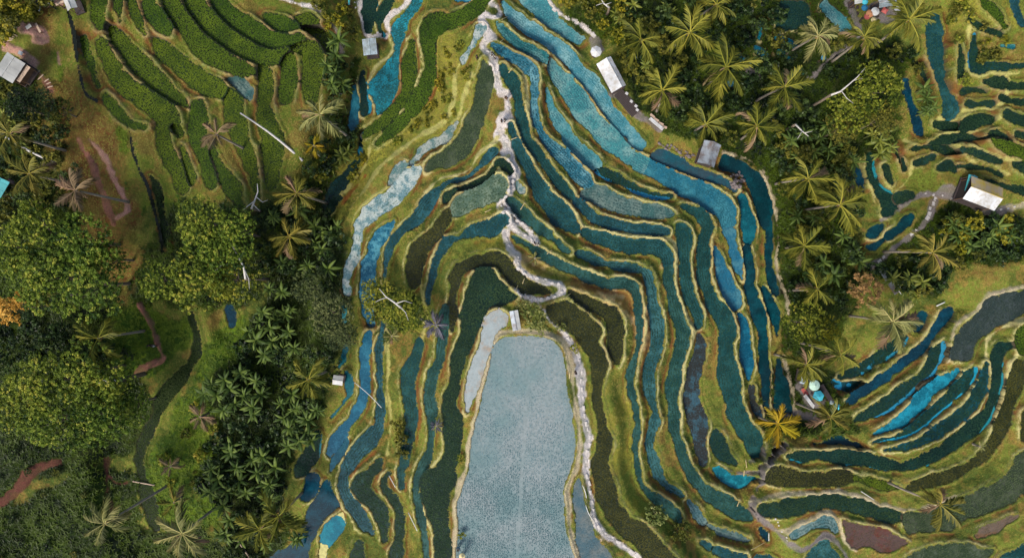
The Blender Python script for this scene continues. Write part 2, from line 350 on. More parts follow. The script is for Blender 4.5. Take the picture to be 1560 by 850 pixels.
green 1.5 352,142,13 357,156,24 357,175,29 361,195,28 366,213,20 375,232,19 386,258,13 391,285,8 394,304,5
greyblue 1.3 351,122,8 364,127,18 375,140,18 380,149,8
green 2.0 324,219,5 325,235,11 335,255,15 348,275,18 358,295,18 366,311,11
green 2.3 293,159,8 302,166,22 303,185,22 302,205,22 305,225,17 312,245,15 318,262,15 322,279,11
green 3.4 161,149,8 170,158,11 182,172,13 195,187,11 210,193,8 221,193,5
green 2.8 245,189,6 248,205,15 252,225,17 262,245,20 272,265,18 278,284,16
green 2.5 276,223,6 284,245,10 290,265,11 292,277,8
darkgrass 2.9 229,267,6 238,279,17 243,300,17 248,330,17 252,355,17 253,377,8
ditch 4.0 104,16,2.5 109,35,3 112,50,3 117,90,3 122,115,3 130,142,3.5 147,154,3
ditch 3.2 176,172,3 190,186,3 198,200,3 202,228,3 212,258,3 225,285,3 235,320,3 244,358,3 247,384,3
darkgrass 0.3 290,478,13 299,505,17 301,530,17 289,558,21 268,582,24 250,605,22 240,630,17 230,650,22 218,675,17 214,700,17 217,725,17 222,745,22 228,765,26 232,785,20 239,803,11
@darkteal -2.7 1184,5 1210,2 1231,8 1232,37 1210,44 1185,42
bright -3.1 1159,38,5 1158,50,7 1157,59,4
bright -3.1 1184,59,5 1197,65,9 1211,72,8
bright -3.3 1151,74,6 1160,80,9 1167,84,6
bright -3.2 1187,80,8 1196,85,9 1205,92,7
bright -3.2 1213,109,6 1221,117,8
bluespeck -3.6 1130,88,5 1138,95,8
bluespeck -3.6 1108,116,8 1113,127,9
lightblue -2.3 1256,9,9 1268,22,13 1282,36,14 1290,45,10
ricedark 0.9 1462,70,5 1464,95,7 1462,118,5
ricedark -0.6 1466,140,5 1485,138,7 1500,142,6
ricedark 0.1 1524,150,5 1545,155,8 1590,162,10
ricedark -0.4 1416,218,6 1440,213,9 1470,210,9 1492,212,6
ricedark -0.9 1385,228,5 1410,225,8 1440,228,8 1455,235,6
ricedark -0.3 1430,255,6 1448,252,8 1456,262,5
ricedark 1.0 1478,30,6 1500,45,8 1522,52,7
green 1.4 1500,5,9 1518,22,11 1530,40,8
ricedark 0.7 1550,205,7 1570,212,10 1600,222,12
ricedark -1.4 1405,100,5 1408,115,6 1412,128,4
ricedark -1.9 1364,225,5 1368,240,6 1372,258,5
ricedark 0.2 1500,272,5 1535,285,6 1560,292,8 1590,300,8
green 2.8 200,-10,9 205,15,11 214,38,10 222,52,6
green 3.2 178,-10,8 180,12,9 184,32,7
green 3.0 128,60,6 135,85,9 142,110,9 150,132,6
green 2.2 262,178,6 270,192,9 276,206,7
deep -1.0 350,470,11 353,485,11 354,497,8
"""
# heights of the ground between the terraces: x,y,level
SPOTS = """520,-40,-4 500,250,-4.2 470,330,-4 450,420,-3.6 440,480,-2.8 420,560,-1.6 430,640,-1.2 420,740,-1 515,110,-3.6 520,60,-3
30,60,6 90,200,4.3 150,250,3.8 20,400,5 100,500,4 200,400,2.8 300,350,1.8 100,780,3.5 20,700,5 300,700,0.3 340,640,-0.2 250,830,0.8 350,800,-0.6 60,300,4.6 40,100,5.4 100,20,5.2 -60,0,8 -80,400,7 -60,880,6
980,130,-4.3 1050,100,-4.2 1150,100,-3.8 1250,150,-3.4 1230,300,-4.4 1220,400,-4.4 1210,500,-4.4 1300,60,-2.4 1350,20,-1.5 1300,220,-3.2 1340,430,-2.4 1300,500,-2.9 1450,380,-0.8 1540,350,0.4 1500,410,0.1 1250,600,-3.3 1500,300,0.2 1450,300,-0.6 930,20,-4.2 1000,20,-4 1180,20,-3 1470,20,0.4 1220,640,-2.6
300,420,1.5 320,500,0.2 390,380,-1.5 650,100,-1.0 700,120,-0.4 690,170,-0.3 560,260,-2.4 1640,0,3 1640,400,2 1640,850,5 780,910,6 1150,910,3 500,910,0.2 820,465,5.4 870,520,5.7 905,620,5.5"""
# worn paths and bare ground: "tone width x,y x,y ..."
PATHS = """
white 7 746,-8 748,6 757,11 762,21 757,26 747,26 740,23 734,29 738,37 745,49
white 15 744,52 748,57
white 9 747,56 738,66 737,75 746,83 751,90
white 14 751,92 752,101
white 8 751,99 757,111 758,122 759,130 763,138
white 14 765,141 771,144
white 7 772,150 774,160 774,167 772,174
white 20 768,181 770,184
white 9 766,190 761,200 758,207 768,211 774,222 777,238
white 9 769,232 778,248 788,264 781,272
white 7 781,271 779,286 772,298 767,306 776,320 786,334 802,347 814,363 818,371
white 8 766,305 764,313 767,323 774,341 794,356 819,371
white 8 771,353 773,368 781,385 790,390 789,408 806,420 828,428 852,434 855,444 844,452 826,457 804,454 797,445 788,440
bund 5 774,396 781,408 789,412
bund 4 818,372 837,385 860,399 885,410 920,420
bund 5 758,209 748,222 730,234 722,248 713,260 693,268 672,272 655,287 640,313 624,340
bund 4 775,237 760,250 745,262 728,275 705,283
bund 5 772,292 771,277 765,265 757,263 747,272 735,283 715,290 702,292
bund 5 764,316 756,330 742,336 728,340 714,347 708,360 690,368 676,372 664,385 658,400 654,425
bund 5 782,184 792,205 803,228 820,256 840,290 862,312 880,330 892,347 920,354 960,358 1000,362 1022,366 1029,376 1031,400 1030,430 1037,460 1052,490 1057,510 1052,530 1041,555 1040,590 1037,625 1040,660
bund 4 772,88 790,104 800,118 803,145 805,170 812,190 825,210 845,232
white 6 820,462 832,478 848,495 860,507 875,532 884,559
white 13 884,566 886,600
white 8 886,600 888,625 894,655 898,668
white 9 898,667 893,690
white 6 892,690 892,702 894,726 902,766 907,793 919,811 936,823 951,832 972,848 990,866
tan 8 757,508 748,530 742,558 733,590 726,625 719,660 715,690 709,718 700,748 693,772 694,800 692,830 690,870
tan 7 757,507 780,505 810,505 840,510 860,522 867,545 872,580 876,610 881,640 884,672 881,702 873,725 864,745 866,770 868,800 874,825 882,850 886,870
tan 4 917,819 892,850
white 6 831,-8 845,15 860,25 880,35 895,45 906,55
grey 20 906,62 912,78
grey 16 935,142 950,148 966,168
grey 9 970,175 985,182 1005,196
white 4 548,3 552,20 554,38 558,53
white 6 562,57 578,54 588,55
white 7 628,-6 614,12 599,22 590,28 590,42 598,50
bund 6 600,52 602,68 596,80 580,96 566,112 560,130 562,145 570,160
white 5 430,-3 447,4 470,10 482,13
grey 7 482,13 497,28 512,45 519,62 522,80
earth 9 120,213 138,246 155,288 165,318 173,341
clay 6 136,213 160,238 173,271 188,298 194,320 178,333
earth 9 215,465 233,501 243,531 249,546 228,556 212,568
redearth 5 163,698 160,745 163,780
redearth 7 165,724 182,736 200,732
redearth 14 -10,775 25,745 50,717 85,703
clay 15 12,72 32,82 48,94 50,106
clay 18 38,44 52,46
clay 17 55,56 62,62
earth 6 55,108 66,122 76,138
clay 12 60,2 90,4
clay 5 88,80 90,98
tan 5 1104,233 1130,240 1150,250 1166,270 1178,305 1184,340 1186,372 1182,400 1190,432 1200,455 1199,485
tan 5 1193,543 1199,565 1207,590 1210,617 1218,632
grey 9 1194,678 1177,700 1161,714
grey 7 1161,714 1164,737 1153,750
grey 11 1150,760 1148,774 1162,793 1182,807
grey 7 1182,807 1198,824 1220,838 1238,828 1256,815 1270,822 1286,842 1300,866
grey 5 1110,716 1131,721 1158,718
grey 7 1150,672 1165,688 1142,702
tan 5 1143,764 1170,757 1205,751 1245,753 1280,749 1310,759 1348,771 1378,775 1408,773 1455,755
tan 5 1182,808 1205,807 1222,798 1240,788 1262,782 1275,791 1280,805 1290,826 1305,840
tan 5 1446,552 1447,522 1460,493 1490,472 1510,450 1560,438
bund 5 1560,484 1538,494 1508,512 1503,525 1504,552 1510,580 1506,605 1490,634 1455,655
bund 5 1536,516 1545,530 1548,545 1536,552 1533,580 1524,615
grey 8 1343,336 1368,316 1403,298 1428,296 1450,302
grey 22 1440,290 1470,300 1492,312
grey 14 1490,312 1512,322 1536,318
tan 6 1536,317 1556,313 1570,310
grey 9 1421,308 1416,326 1408,341 1391,356 1358,381 1343,396 1323,408
grey 22 1225,590 1240,612
grey 12 1200,640 1215,632 1232,632
grey 7 1138,108 1155,114 1160,132
grey 7 1205,130 1225,124 1245,112 1262,92 1290,72
grey 10 1290,2 1305,30 1310,55
grey 26 1335,15 1355,25
ridge 4 1433,180 1448,183 1470,171 1490,165 1515,163 1530,150 1535,120
ridge 4 1420,186 1440,201 1460,205 1482,200 1505,195 1522,180
ridge 4 1478,40 1476,80 1474,106 1490,115 1515,109 1545,113 1570,106
ridge 4 1425,205 1450,216 1480,222 1510,232 1540,243 1575,252
ridge 4 1380,215 1400,222 1430,219 1450,226 1480,244 1515,253 1538,264
ridge 4 1310,240 1317,262 1326,285 1337,305 1342,330
ridge 4 1340,265 1346,281 1358,290 1372,286 1385,270 1380,248
ridge 5 702,96 694,112 692,150 682,178 665,195 640,206 618,222 598,238 575,258 560,282 545,302 530,320
ridge 4 640,252 622,262 602,277 575,297 551,314 540,330 537,350
ridge 4 565,212 562,238 546,266 530,286 514,302 505,330
ridge 4 720,110 706,150 700,178 690,188
footline 4 688,40 668,46 664,70 664,100 667,125 655,150 640,168
footline 4 612,64 611,90 612,125 606,148 590,168
footline 4 556,268 538,290 522,310
footline 5 640,625 638,650 634,680
footline 5 570,690 548,708 534,726
ridge 4 646,405 640,430 650,470 645,510 642,540
ridge 4 590,520 592,560 590,600 596,640 590,690
"""
# stretches of ground cover: tone, outline
AREAS = """
jungle 470,215 545,205 560,220 540,260 500,330 530,400 528,470 518,540 480,640 450,680 445,760 400,860 330,860 345,790 300,745 330,650 305,600 355,540 385,480 400,410 380,330 430,290 470,255
jungle 490,90 540,80 545,200 470,215 480,150
jungle 850,-20 1235,-20 1255,40 1230,100 1290,180 1305,260 1325,330 1330,420 1300,480 1270,560 1205,545 1198,470 1188,330 1165,250 1090,212 1010,188 960,130 935,60 880,20
jungle 1230,-20 1310,-20 1300,60 1400,60 1412,130 1375,220 1300,260 1240,160
jungle 1420,318 1560,328 1600,400 1480,402 1430,440 1330,430 1380,390
jungle -20,120 70,120 105,150 110,205 100,240 125,320 -20,330
jungle -20,320 190,330 200,480 120,520 220,560 215,690 -20,700
jungle 200,395 260,380 270,320 330,295 395,320 400,420 370,470 300,475 215,465
jungle 550,440 585,420 625,435 655,475 640,510 600,515 570,490
jungle -20,690 120,690 40,760 20,870 -20,870
jungle 1200,560 1300,570 1300,650 1180,650
meadow 300,600 340,640 300,745 345,800 240,810 225,720 250,660 290,580 320,500 370,480 350,540
meadow 190,470 285,480 285,540 200,590
meadow 110,-20 150,40 150,140 210,190 300,300 200,330 110,200
meadowdark 40,760 150,700 200,720 225,800 300,790 345,870 20,870
yellow 640,60 720,50 740,120 700,200 600,230 640,160
yellow 885,590 985,570 985,720 960,780 930,700
yellow 1440,-20 1560,-20 1560,60 1470,130 1440,130
yellow 560,170 650,170 620,220 520,330 500,300
yellow 720,370 780,360 790,400 850,420 960,440 960,470 880,450 740,385
tanbank 850,425 900,428 960,442 984,470 978,540 950,590 944,560 958,525 952,470 905,450 865,438
tanbank 790,390 850,420 800,412
bankgreen 108,-20 520,-20 525,90 500,170 460,260 400,320 300,300 200,330 205,200 130,150
dry 95,20 110,100 130,150 200,200 230,330 200,460 130,300 90,180
bankgreen 1400,60 1600,60 1600,300 1440,280 1320,340 1300,240 1380,220
"""
# ------------------------------------------------------------------ terrain from the survey
def axis(half, step, far):
    core = np.arange(-half, half + 1e-6, step); out = []; s = step; x = half
    while x < far:
        s = min(s*1.35, 12); x += s; out.append(x)
    out = np.array(out); return np.concatenate([-out[::-1], core, out]).astype(np.float32)
GX = axis(81.0, 0.16, 240); GY = axis(45.5, 0.16, 200)
NX, NY = len(GX), len(GY)
def vnoise(scale, seed):
    """smooth value noise sampled on the terrain grid"""
    r = np.random.default_rng(seed)
    fx = (GX + 400)/scale; fy = (GY + 400)/scale
    n = int(810/scale) + 4; T = r.random((n, n), dtype=np.float32)
    ix = fx.astype(int); iy = fy.astype(int); tx = fx-ix; ty = fy-iy
    tx = tx*tx*(3-2*tx); ty = (ty*ty*(3-2*ty))[:, None]
    a = T[iy][:, ix]; b = T[iy][:, ix+1]; c = T[iy+1][:, ix]; d = T[iy+1][:, ix+1]
    return (a*(1-tx)+b*tx)*(1-ty) + (c*(1-tx)+d*tx)*ty
def sstep(x, a, b):
    t = np.clip((x-a)/(b-a), 0, 1); return t*t*(3-2*t)
def catmull(P, closed, sub):
    P = np.array(P, float); n = len(P); out = []
    rng = range(n) if closed else range(n-1)
    for i in rng:
        p1, p2 = P[i], P[(i+1) % n]
        p0 = P[(i-1) % n] if closed or i > 0 else 2*p1-p2
        p3 = P[(i+2) % n] if closed or i < n-2 else 2*p2-p1
        for k in range(sub):
            t = k/sub
            out.append(.5*((2*p1)+(-p0+p2)*t+(2*p0-5*p1+4*p2-p3)*t*t+(-p0+3*p1-3*p2+p3)*t**3))
    if not closed: out.append(P[-1])
    return np.array(out)
def seg_field(segs, margin):
    """min distance (minus radius) to tapered segments on the sub-grid that holds them"""
    xs = [s[0] for s in segs]+[s[2] for s in segs]; ys = [s[1] for s in segs]+[s[3] for s in segs]
    i0, i1 = np.searchsorted(GX, [min(xs)-margin, max(xs)+margin]); j0, j1 = np.searchsorted(GY, [min(ys)-margin, max(ys)+margin])
    D = np.full((j1-j0, i1-i0), 1e3, np.float32)
    for ax, ay, bx, by, ra, rb in segs:
        a0, a1 = np.searchsorted(GX, [min(ax,bx)-margin, max(ax,bx)+margin]); b0, b1 = np.searchsorted(GY, [min(ay,by)-margin, max(ay,by)+margin])
        if a1 <= a0 or b1 <= b0: continue
        X = GX[a0:a1][None]-np.float32(ax); Y = GY[b0:b1][:, None]-np.float32(ay); dx, dy = np.float32(bx-ax), np.float32(by-ay)
        t = np.clip((X*dx+Y*dy)/(dx*dx+dy*dy+1e-9), 0, 1)
        d = np.sqrt((X-t*dx)**2+(Y-t*dy)**2) - (np.float32(ra)+t*np.float32(rb-ra))
        v = D[b0-j0:b1-j0, a0-i0:a1-i0]; np.minimum(v, d, out=v)
    return (slice(j0, j1), slice(i0, i1)), D
def inside_mask(P, sl):
    X = GX[sl[1]][None]; Y = GY[sl[0]][:, None]; M = np.zeros((Y.shape[0], X.shape[1]), bool)
    n = len(P)
    for i in range(n):
        x1, y1 = P[i]; x2, y2 = P[(i+1) % n]
        if y1 == y2: continue
        c = ((Y < y2) != (Y < y1))
        M ^= c & (X < (x2-x1)*(Y-y1)/(y2-y1)+x1)
    return M
wob = (vnoise(1.1, 3)-.5)*.36 + (vnoise(2.6, 4)-.5)*.48 + (vnoise(.45, 14)-.5)*.24    # natural wobble of every edge
MARG = 7.0
class Paddy: pass
paddies = []
for ln in PADDIES.strip().split('\n'):
    t = ln.split(); p = Paddy(); p.poly = t[0][0] == '@'; p.kind = t[0].lstrip('@'); p.z = float(t[1])
    vals = [tuple(float(q) for q in s.split(',')) for s in t[2:]]
    mu, mv = np.mean([q[0] for q in vals]), np.mean([q[1] for q in vals])
    if 470 < mu < 779 and mv < 470 and p.z < 4.2: p.z -= 1.6*min(1, (4.3-p.z)/2.3)          # western flank of the spur
    elif 750 < mu < 1215 and -3.8 < p.z < 2 and not 1140 < mu: p.z = -3.8+(p.z+3.8)*1.3   # eastern flank
    if mu > 1150 and mv > 640 and p.z > -1: p.z = -1+(p.z+1)*.68
    if p.poly:
        p.P = catmull([W(u, v, p.z) for u, v in vals], True, 3)
        segs = [(*p.P[i], *p.P[(i+1) % len(p.P)], 0, 0) for i in range(len(p.P))]
    else:
        k = (CAM_H-p.z)/FPX
        C = catmull([(*W(u, v, p.z), (w + (0 if p.kind == 'ditch' else -3 if p.kind == 'darkgrass' else min(6.5 if p.kind in ('green', 'darkteal', 'deepbright', 'bright') else 4.2, .5*w)))*k/2) for u, v, w in vals], False, 3); C[:, 2] = np.maximum(C[:, 2], .08)
        p.C = C
        segs = [(C[i,0], C[i,1], C[i+1,0], C[i+1,1], C[i,2], C[i+1,2]) for i in range(len(C)-1)]
    p.sl, D = seg_field(segs, MARG)
    if p.poly: D = np.where(inside_mask(p.P, p.sl), -D, D)
    p.D = D + wob[p.sl]*(0.35 if p.kind == 'ditch' else 0.6 if p.kind == 'pale' else 1.0)
    paddies.append(p)
# Shepard interpolation between terraces and spot heights
num = np.zeros((NY, NX), np.float32); den = np.full((NY, NX), 1e-9, np.float32)
for s in SPOTS.split():
    u, v, z = (float(q) for q in s.split(',')); x, y = W(u, v, z)
    d = np.sqrt((GX[None]-x)**2+(GY[:, None]-y)**2)+1.5
    w = .15/d**2.2 * np.exp(-d/60) + 1e-7/d; num += w*z; den += w
dmin = np.full((NY, NX), 99., np.float32)
for p in paddies:
    d = np.maximum(p.D, 0)+.10
    w = (np.maximum(MARG-d, 0)/(MARG*d))**2 * sstep(MARG-d, 0, 3)
    num[p.sl] += w*p.z; den[p.sl] += w
    np.minimum(dmin[p.sl], p.D, out=dmin[p.sl])
HS = num/den
away = sstep(dmin, .15, 1.2)
H = HS + away*((vnoise(2.2, 5)-.5)*.35 + (vnoise(.9, 6)-.5)*.22 + (vnoise(.42, 7)-.5)*.13) \
    + sstep(dmin, 1.5, 6)*((vnoise(7, 8)-.5)*1.2)
bund = np.zeros((NY, NX), np.float32); foot = np.zeros((NY, NX), np.float32); ins = np.zeros((NY, NX), bool)
for p in paddies:
    ins[p.sl] |= p.D < 0
for p in paddies:
    sl, D = p.sl, p.D
    up = np.tanh((p.z-HS[sl])/.05)             # +1: this terrace lies above the bank here, -1: below it
    lip = p.z + .20 - 1.3*np.maximum(D-.30, 0)
    if p.kind == 'ditch': lip = lip*0 - 99
    H[sl] = np.where((D > 0) & ~ins[sl], np.maximum(H[sl], lip), H[sl])
    b = np.exp(-((D-.22)/.21)**2)*sstep(up, .05, .5)*(p.kind != 'ditch'); np.maximum(bund[sl], b, out=bund[sl])
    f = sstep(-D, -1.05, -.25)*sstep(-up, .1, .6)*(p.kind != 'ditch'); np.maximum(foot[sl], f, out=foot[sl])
for p in paddies:
    D = p.D; H[p.sl] = np.where(D < 0, p.z - .04 - .16*sstep(-D, 0, .3), H[p.sl])
foot *= sstep(vnoise(3.2, 11)*.65+vnoise(1.0, 12)*.35, .34, .54)
bund *= .6+.4*sstep(vnoise(4.0, 15)*.7+vnoise(1.2, 16)*.3, .30, .55)
def gz(x, y):
    i = min(max(int(np.searchsorted(GX, x)), 0), NX-1); j = min(max(int(np.searchsorted(GY, y)), 0), NY-1)
    return float(H[j, i])
def G(u, v, dz=0.0):
    """ground point seen at pixel (u, v) of the survey photograph"""
    z = 0.0
    for _ in range(4): x, y = W(u, v, z); z = gz(x, y)
    return (x, y, z+dz)

# ---- ground cover colours
TONE = dict(grassA=srgb(114,124,48), grassB=srgb(80,94,38), grassC=srgb(138,110,56), jungle=srgb(30,40,24), jungleB=srgb(54,62,28),
            meadow=srgb(92,114,30), meadowB=srgb(58,82,24), meadowshade=srgb(42,58,18), dry=srgb(124,98,50), yellow=srgb(136,132,50),  # dark meadow tone: grass with the slope's shade painted in
            bund=srgb(184,174,116), clay=srgb(172,130,114), redearthshade=srgb(92,58,46), ridge=srgb(166,160,92), footline=srgb(122,80,38), dryB=srgb(110,78,40), foot=srgb(106,66,36), white=srgb(206,196,188), tan=srgb(176,162,130), tanbank=srgb(186,156,104), bankgreen=srgb(96,108,38), bankgreenB=srgb(114,100,46), grey=srgb(118,110,106), earth=srgb(142,98,80))  # red earth tone: reddish track soil with its shadow painted in
TONE = {k: np.array(v, np.float32) for k, v in TONE.items()}
def lay(C, m, c): return C*(1-m[..., None]) + c*m[..., None]
m1 = sstep(vnoise(5, 21)*.5+vnoise(1.3, 22)*.3+vnoise(.5, 23)*.2, .38, .62)
m2 = sstep(vnoise(3.4, 24)*.5+vnoise(.8, 25)*.5, .55, .72)
CC = np.empty((NY, NX, 3), np.float32); CC[:] = TONE['grassA']
CC = lay(CC, m1, TONE['grassB']); CC = lay(CC, m2*.8, TONE['grassC'])
tuft_kind = np.zeros((NY, NX), np.uint8)           # 0 bank grass, 1 meadow, 2 jungle floor, 3 bare
edge = (vnoise(3.5, 31)-.5)*3.0 + (vnoise(1.0, 32)-.5)*1.2
for ln in AREAS.strip().split('\n'):
    t = ln.split(); pts = [W(*[float(q) for q in s.split(',')], 0) for s in t[1:]]
    P = catmull(pts, True, 2)
    sl, D = seg_field([(*P[i], *P[(i+1) % len(P)], 0, 0) for i in range(len(P))], 4.0)
    D = np.where(inside_mask(P, sl), -np.minimum(D, 9), D) + edge[sl]
    m = sstep(-D, -1.2, 1.2)
    c = TONE[t[0]]
    two = {'jungle': 'jungleB', 'meadow': 'meadowB', 'yellow': 'grassA', 'dry': 'dryB', 'meadowshade': 'jungle', 'tanbank': 'grassC', 'bankgreen': 'bankgreenB'}.get(t[0])
    q = sstep(vnoise(1.7, 33)*.6+vnoise(.5, 34)*.4, .45, .62)[sl]
    cc = c*(1-q[..., None]) + TONE[two]*q[..., None]
    CC[sl] = CC[sl]*(1-m[..., None]) + cc*m[..., None]
    tuft_kind[sl] = np.where(m > .5, {'jungle': 2, 'meadow': 1, 'meadowshade': 2, 'tanbank': 3}.get(t[0], 0), tuft_kind[sl])
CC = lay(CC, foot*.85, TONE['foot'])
soft = np.zeros((NY, NX), np.float32)
for box in ((100, -20, 520, 330), (1380, -20, 1620, 330)):
    (xa, ya), (xb, yb) = W(box[0], box[3]), W(box[2], box[1]); soft += (sstep(GX, xa-2, xa+2)*(1-sstep(GX, xb-2, xb+2)))[None]*(sstep(GY, ya-2, ya+2)*(1-sstep(GY, yb-2, yb+2)))[:, None]
bund *= 1-.55*soft
CC = lay(CC, bund*.92, TONE['bund'])
pathm = np.zeros((NY, NX), np.float32)
for ln in PATHS.strip().split('\n'):
    t = ln.split(); w = float(t[1])
    pts = catmull([G(*[float(q) for q in s.split(',')])[:2] for s in t[2:]], False, 3)
    r = (w+(2.5 if t[0] == 'white' else 0))*.0949/2
    sl, D = seg_field([(*pts[i], *pts[i+1], r, r) for i in range(len(pts)-1)], 2.0)
    D = D + wob[sl]*.9
    m = sstep(-D, -.16, .12) * (1-sstep(-dmin[sl], -.02, .05))
    m = m*(.72+.28*sstep(vnoise(.7, 41), .25, .6)[sl])
    CC[sl] = CC[sl]*(1-m[..., None]) + TONE[t[0]]*m[..., None]
    np.maximum(pathm[sl], m, out=pathm[sl])
    if t[0] in ('white', 'earth', 'grey', 'clay', 'redearthshade'):       # trodden: flatten the small lumps
        flat = sstep(-D, -.1, .3)[..., None][..., 0]*(dmin[sl] > .35)
        H[sl] = H[sl]*(1-flat) + (HS[sl]+.05)*flat
MUD = np.array(srgb(70, 66, 52), np.float32)
CC = lay(CC, ins.astype(np.float32), MUD)

V = np.empty((NY, NX, 3), np.float32); V[..., 0] = GX[None]; V[..., 1] = GY[:, None]; V[..., 2] = H
I = np.arange(NX*NY, dtype=np.int32).reshape(NY, NX)
F = np.stack([I[:-1,:-1], I[:-1,1:], I[1:,1:], I[1:,:-1]], -1).reshape(-1, 4)
C4 = np.ones((NY, NX, 4), np.float32); C4[..., :3] = CC
ground_me = mesh_np('ground', V.reshape(-1, 3), F, smooth=True, attrs={'soil': C4.reshape(-1, 4)})
m_ground, nt, bs = newmat('ground_cover')
base = attr(nt, 'soil', 'Color')
n1 = noise(nt, 3.0, 4, .65); n2 = noise(nt, 9.0, 5, .75)
hsv = nd(nt, 'ShaderNodeHueSaturation'); nt.links.new(base, hsv.inputs['Color'])
nt.links.new(ramp(nt, n2, .28, .72, .48, 1.5), hsv.inputs['Value']); nt.links.new(ramp(nt, n1, .3, .7, .485, .515), hsv.inputs['Hue'])
nt.links.new(hsv.outputs[0], bs.inputs['Base Color']); bs.inputs['Roughness'].default_value = .95
bs.inputs['Specular IOR Level'].default_value = .15
bump(nt, bs, noise(nt, 7.0, 5, .7), .8, .12)
ground_me.materials.append(m_ground)
ground = ob('ground', ground_me); ground['kind'] = 'structure'

# ------------------------------------------------------------------ paddies: water, mud and rice
s_ = srgb
WATER = dict(
 pale=mat_water('water_pale_silt', s_(118,146,166), s_(152,168,186), .35, .7, .14, rough=.2, glint=.15),
 mud=mat_water('water_grey_mud', s_(142,160,176), s_(146,138,136), .5, .62, .3, rough=.35),
 slate=mat_water('water_slate', s_(68,98,118), s_(104,116,124), .4, .65, .5),
 olive=mat_water('water_olive', s_(30,40,28), s_(46,54,40), .4, .6, .5),
 ricedark=mat_water('water_dark_rice', s_(20,46,42), s_(32,64,62), .48, .66, .5),
 tealgrid=mat_water('water_teal', s_(30,72,80), s_(56,104,114), .42, .62, .45),
 teal=mat_water('water_teal_deep', s_(22,64,76), s_(42,92,106), .42, .64, .4),
 ricegrid=mat_water('water_grey_green', s_(66,92,82), s_(110,128,118), .42, .62, .5),
 greygreen=mat_water('water_green_grey', s_(46,64,48), s_(80,94,82), .45, .65, .5),
 whiteblue=mat_water('water_whitish', s_(88,128,146), s_(168,184,194), .42, .58, .8, c3=s_(70,104,92)),
 bluespeck=mat_water('water_speckled', s_(24,90,122), s_(74,142,168), .45, .6, 1.2),
 river=mat_water('water_stream', s_(26,84,116), s_(44,112,146), .45, .65, .5),
 darkteal=mat_water('water_dark_teal', s_(16,48,52), s_(24,66,74), .46, .62, .6, sky_refl_c=s_(28,118,156)),
 deep=mat_water('water_deep', s_(8,44,62), s_(10,70,94), .42, .66, .35),
 algae=mat_water('water_blue_scum', s_(10,100,144), s_(24,124,166), .4, .6, .5),
 brightrice=mat_water('water_bright', s_(30,92,112), s_(36,140,178), .46, .6, .4, c3=s_(60,160,196)),
 green=mat_water('water_under_rice', s_(30,44,22), s_(38,56,28), .4, .6, .5),
 lightblue=mat_water('water_light_blue', s_(62,132,160), s_(124,172,190), .42, .62, .35, c3=s_(66,140,168)),
 midblue=mat_water('water_mid_blue', s_(30,98,130), s_(58,126,152), .42, .64, .3),
 bluegrid=mat_water('water_blue_rows', s_(34,98,122), s_(104,158,178), .46, .66, .35),
 greyblue=mat_water('water_grey_blue', s_(62,104,118), s_(110,136,144), .42, .62, .45),
 darkmud=mat_water('water_dark_mud', s_(46,50,52), s_(56,92,116), .52, .66, .5, rough=.2),
 bright=mat_water('water_bright_blue', s_(16,96,126), s_(30,138,176), .45, .6, .6),
 deepbright=mat_water('water_blue_streak', s_(14,52,62), s_(20,76,92), .42, .6, .7, sky_refl_c=s_(26,134,182)),
 slategreen=mat_water('water_slate_green', s_(40,56,58), s_(58,70,76), .4, .6, .4),
 brownmud=mat_water('water_brown_mud', s_(96,86,84), s_(104,74,52), .48, .62, .35, rough=.3),
 deepblue=mat_water('water_blue_deep', s_(10,74,104), s_(24,108,142), .45, .66, .5),
 bluepatch=mat_water('water_blue_patch', s_(28,96,130), s_(64,122,146), .45, .62, .5),
 purple=mat_water('water_violet_grey', s_(54,74,98), s_(30,84,116), .42, .62, .3),
 ditch=mat_water('water_ditch', s_(18,24,20), s_(24,30,24)),
 darkgrass=mat_water('water_wet_grass', s_(18,30,16), s_(24,38,18)))
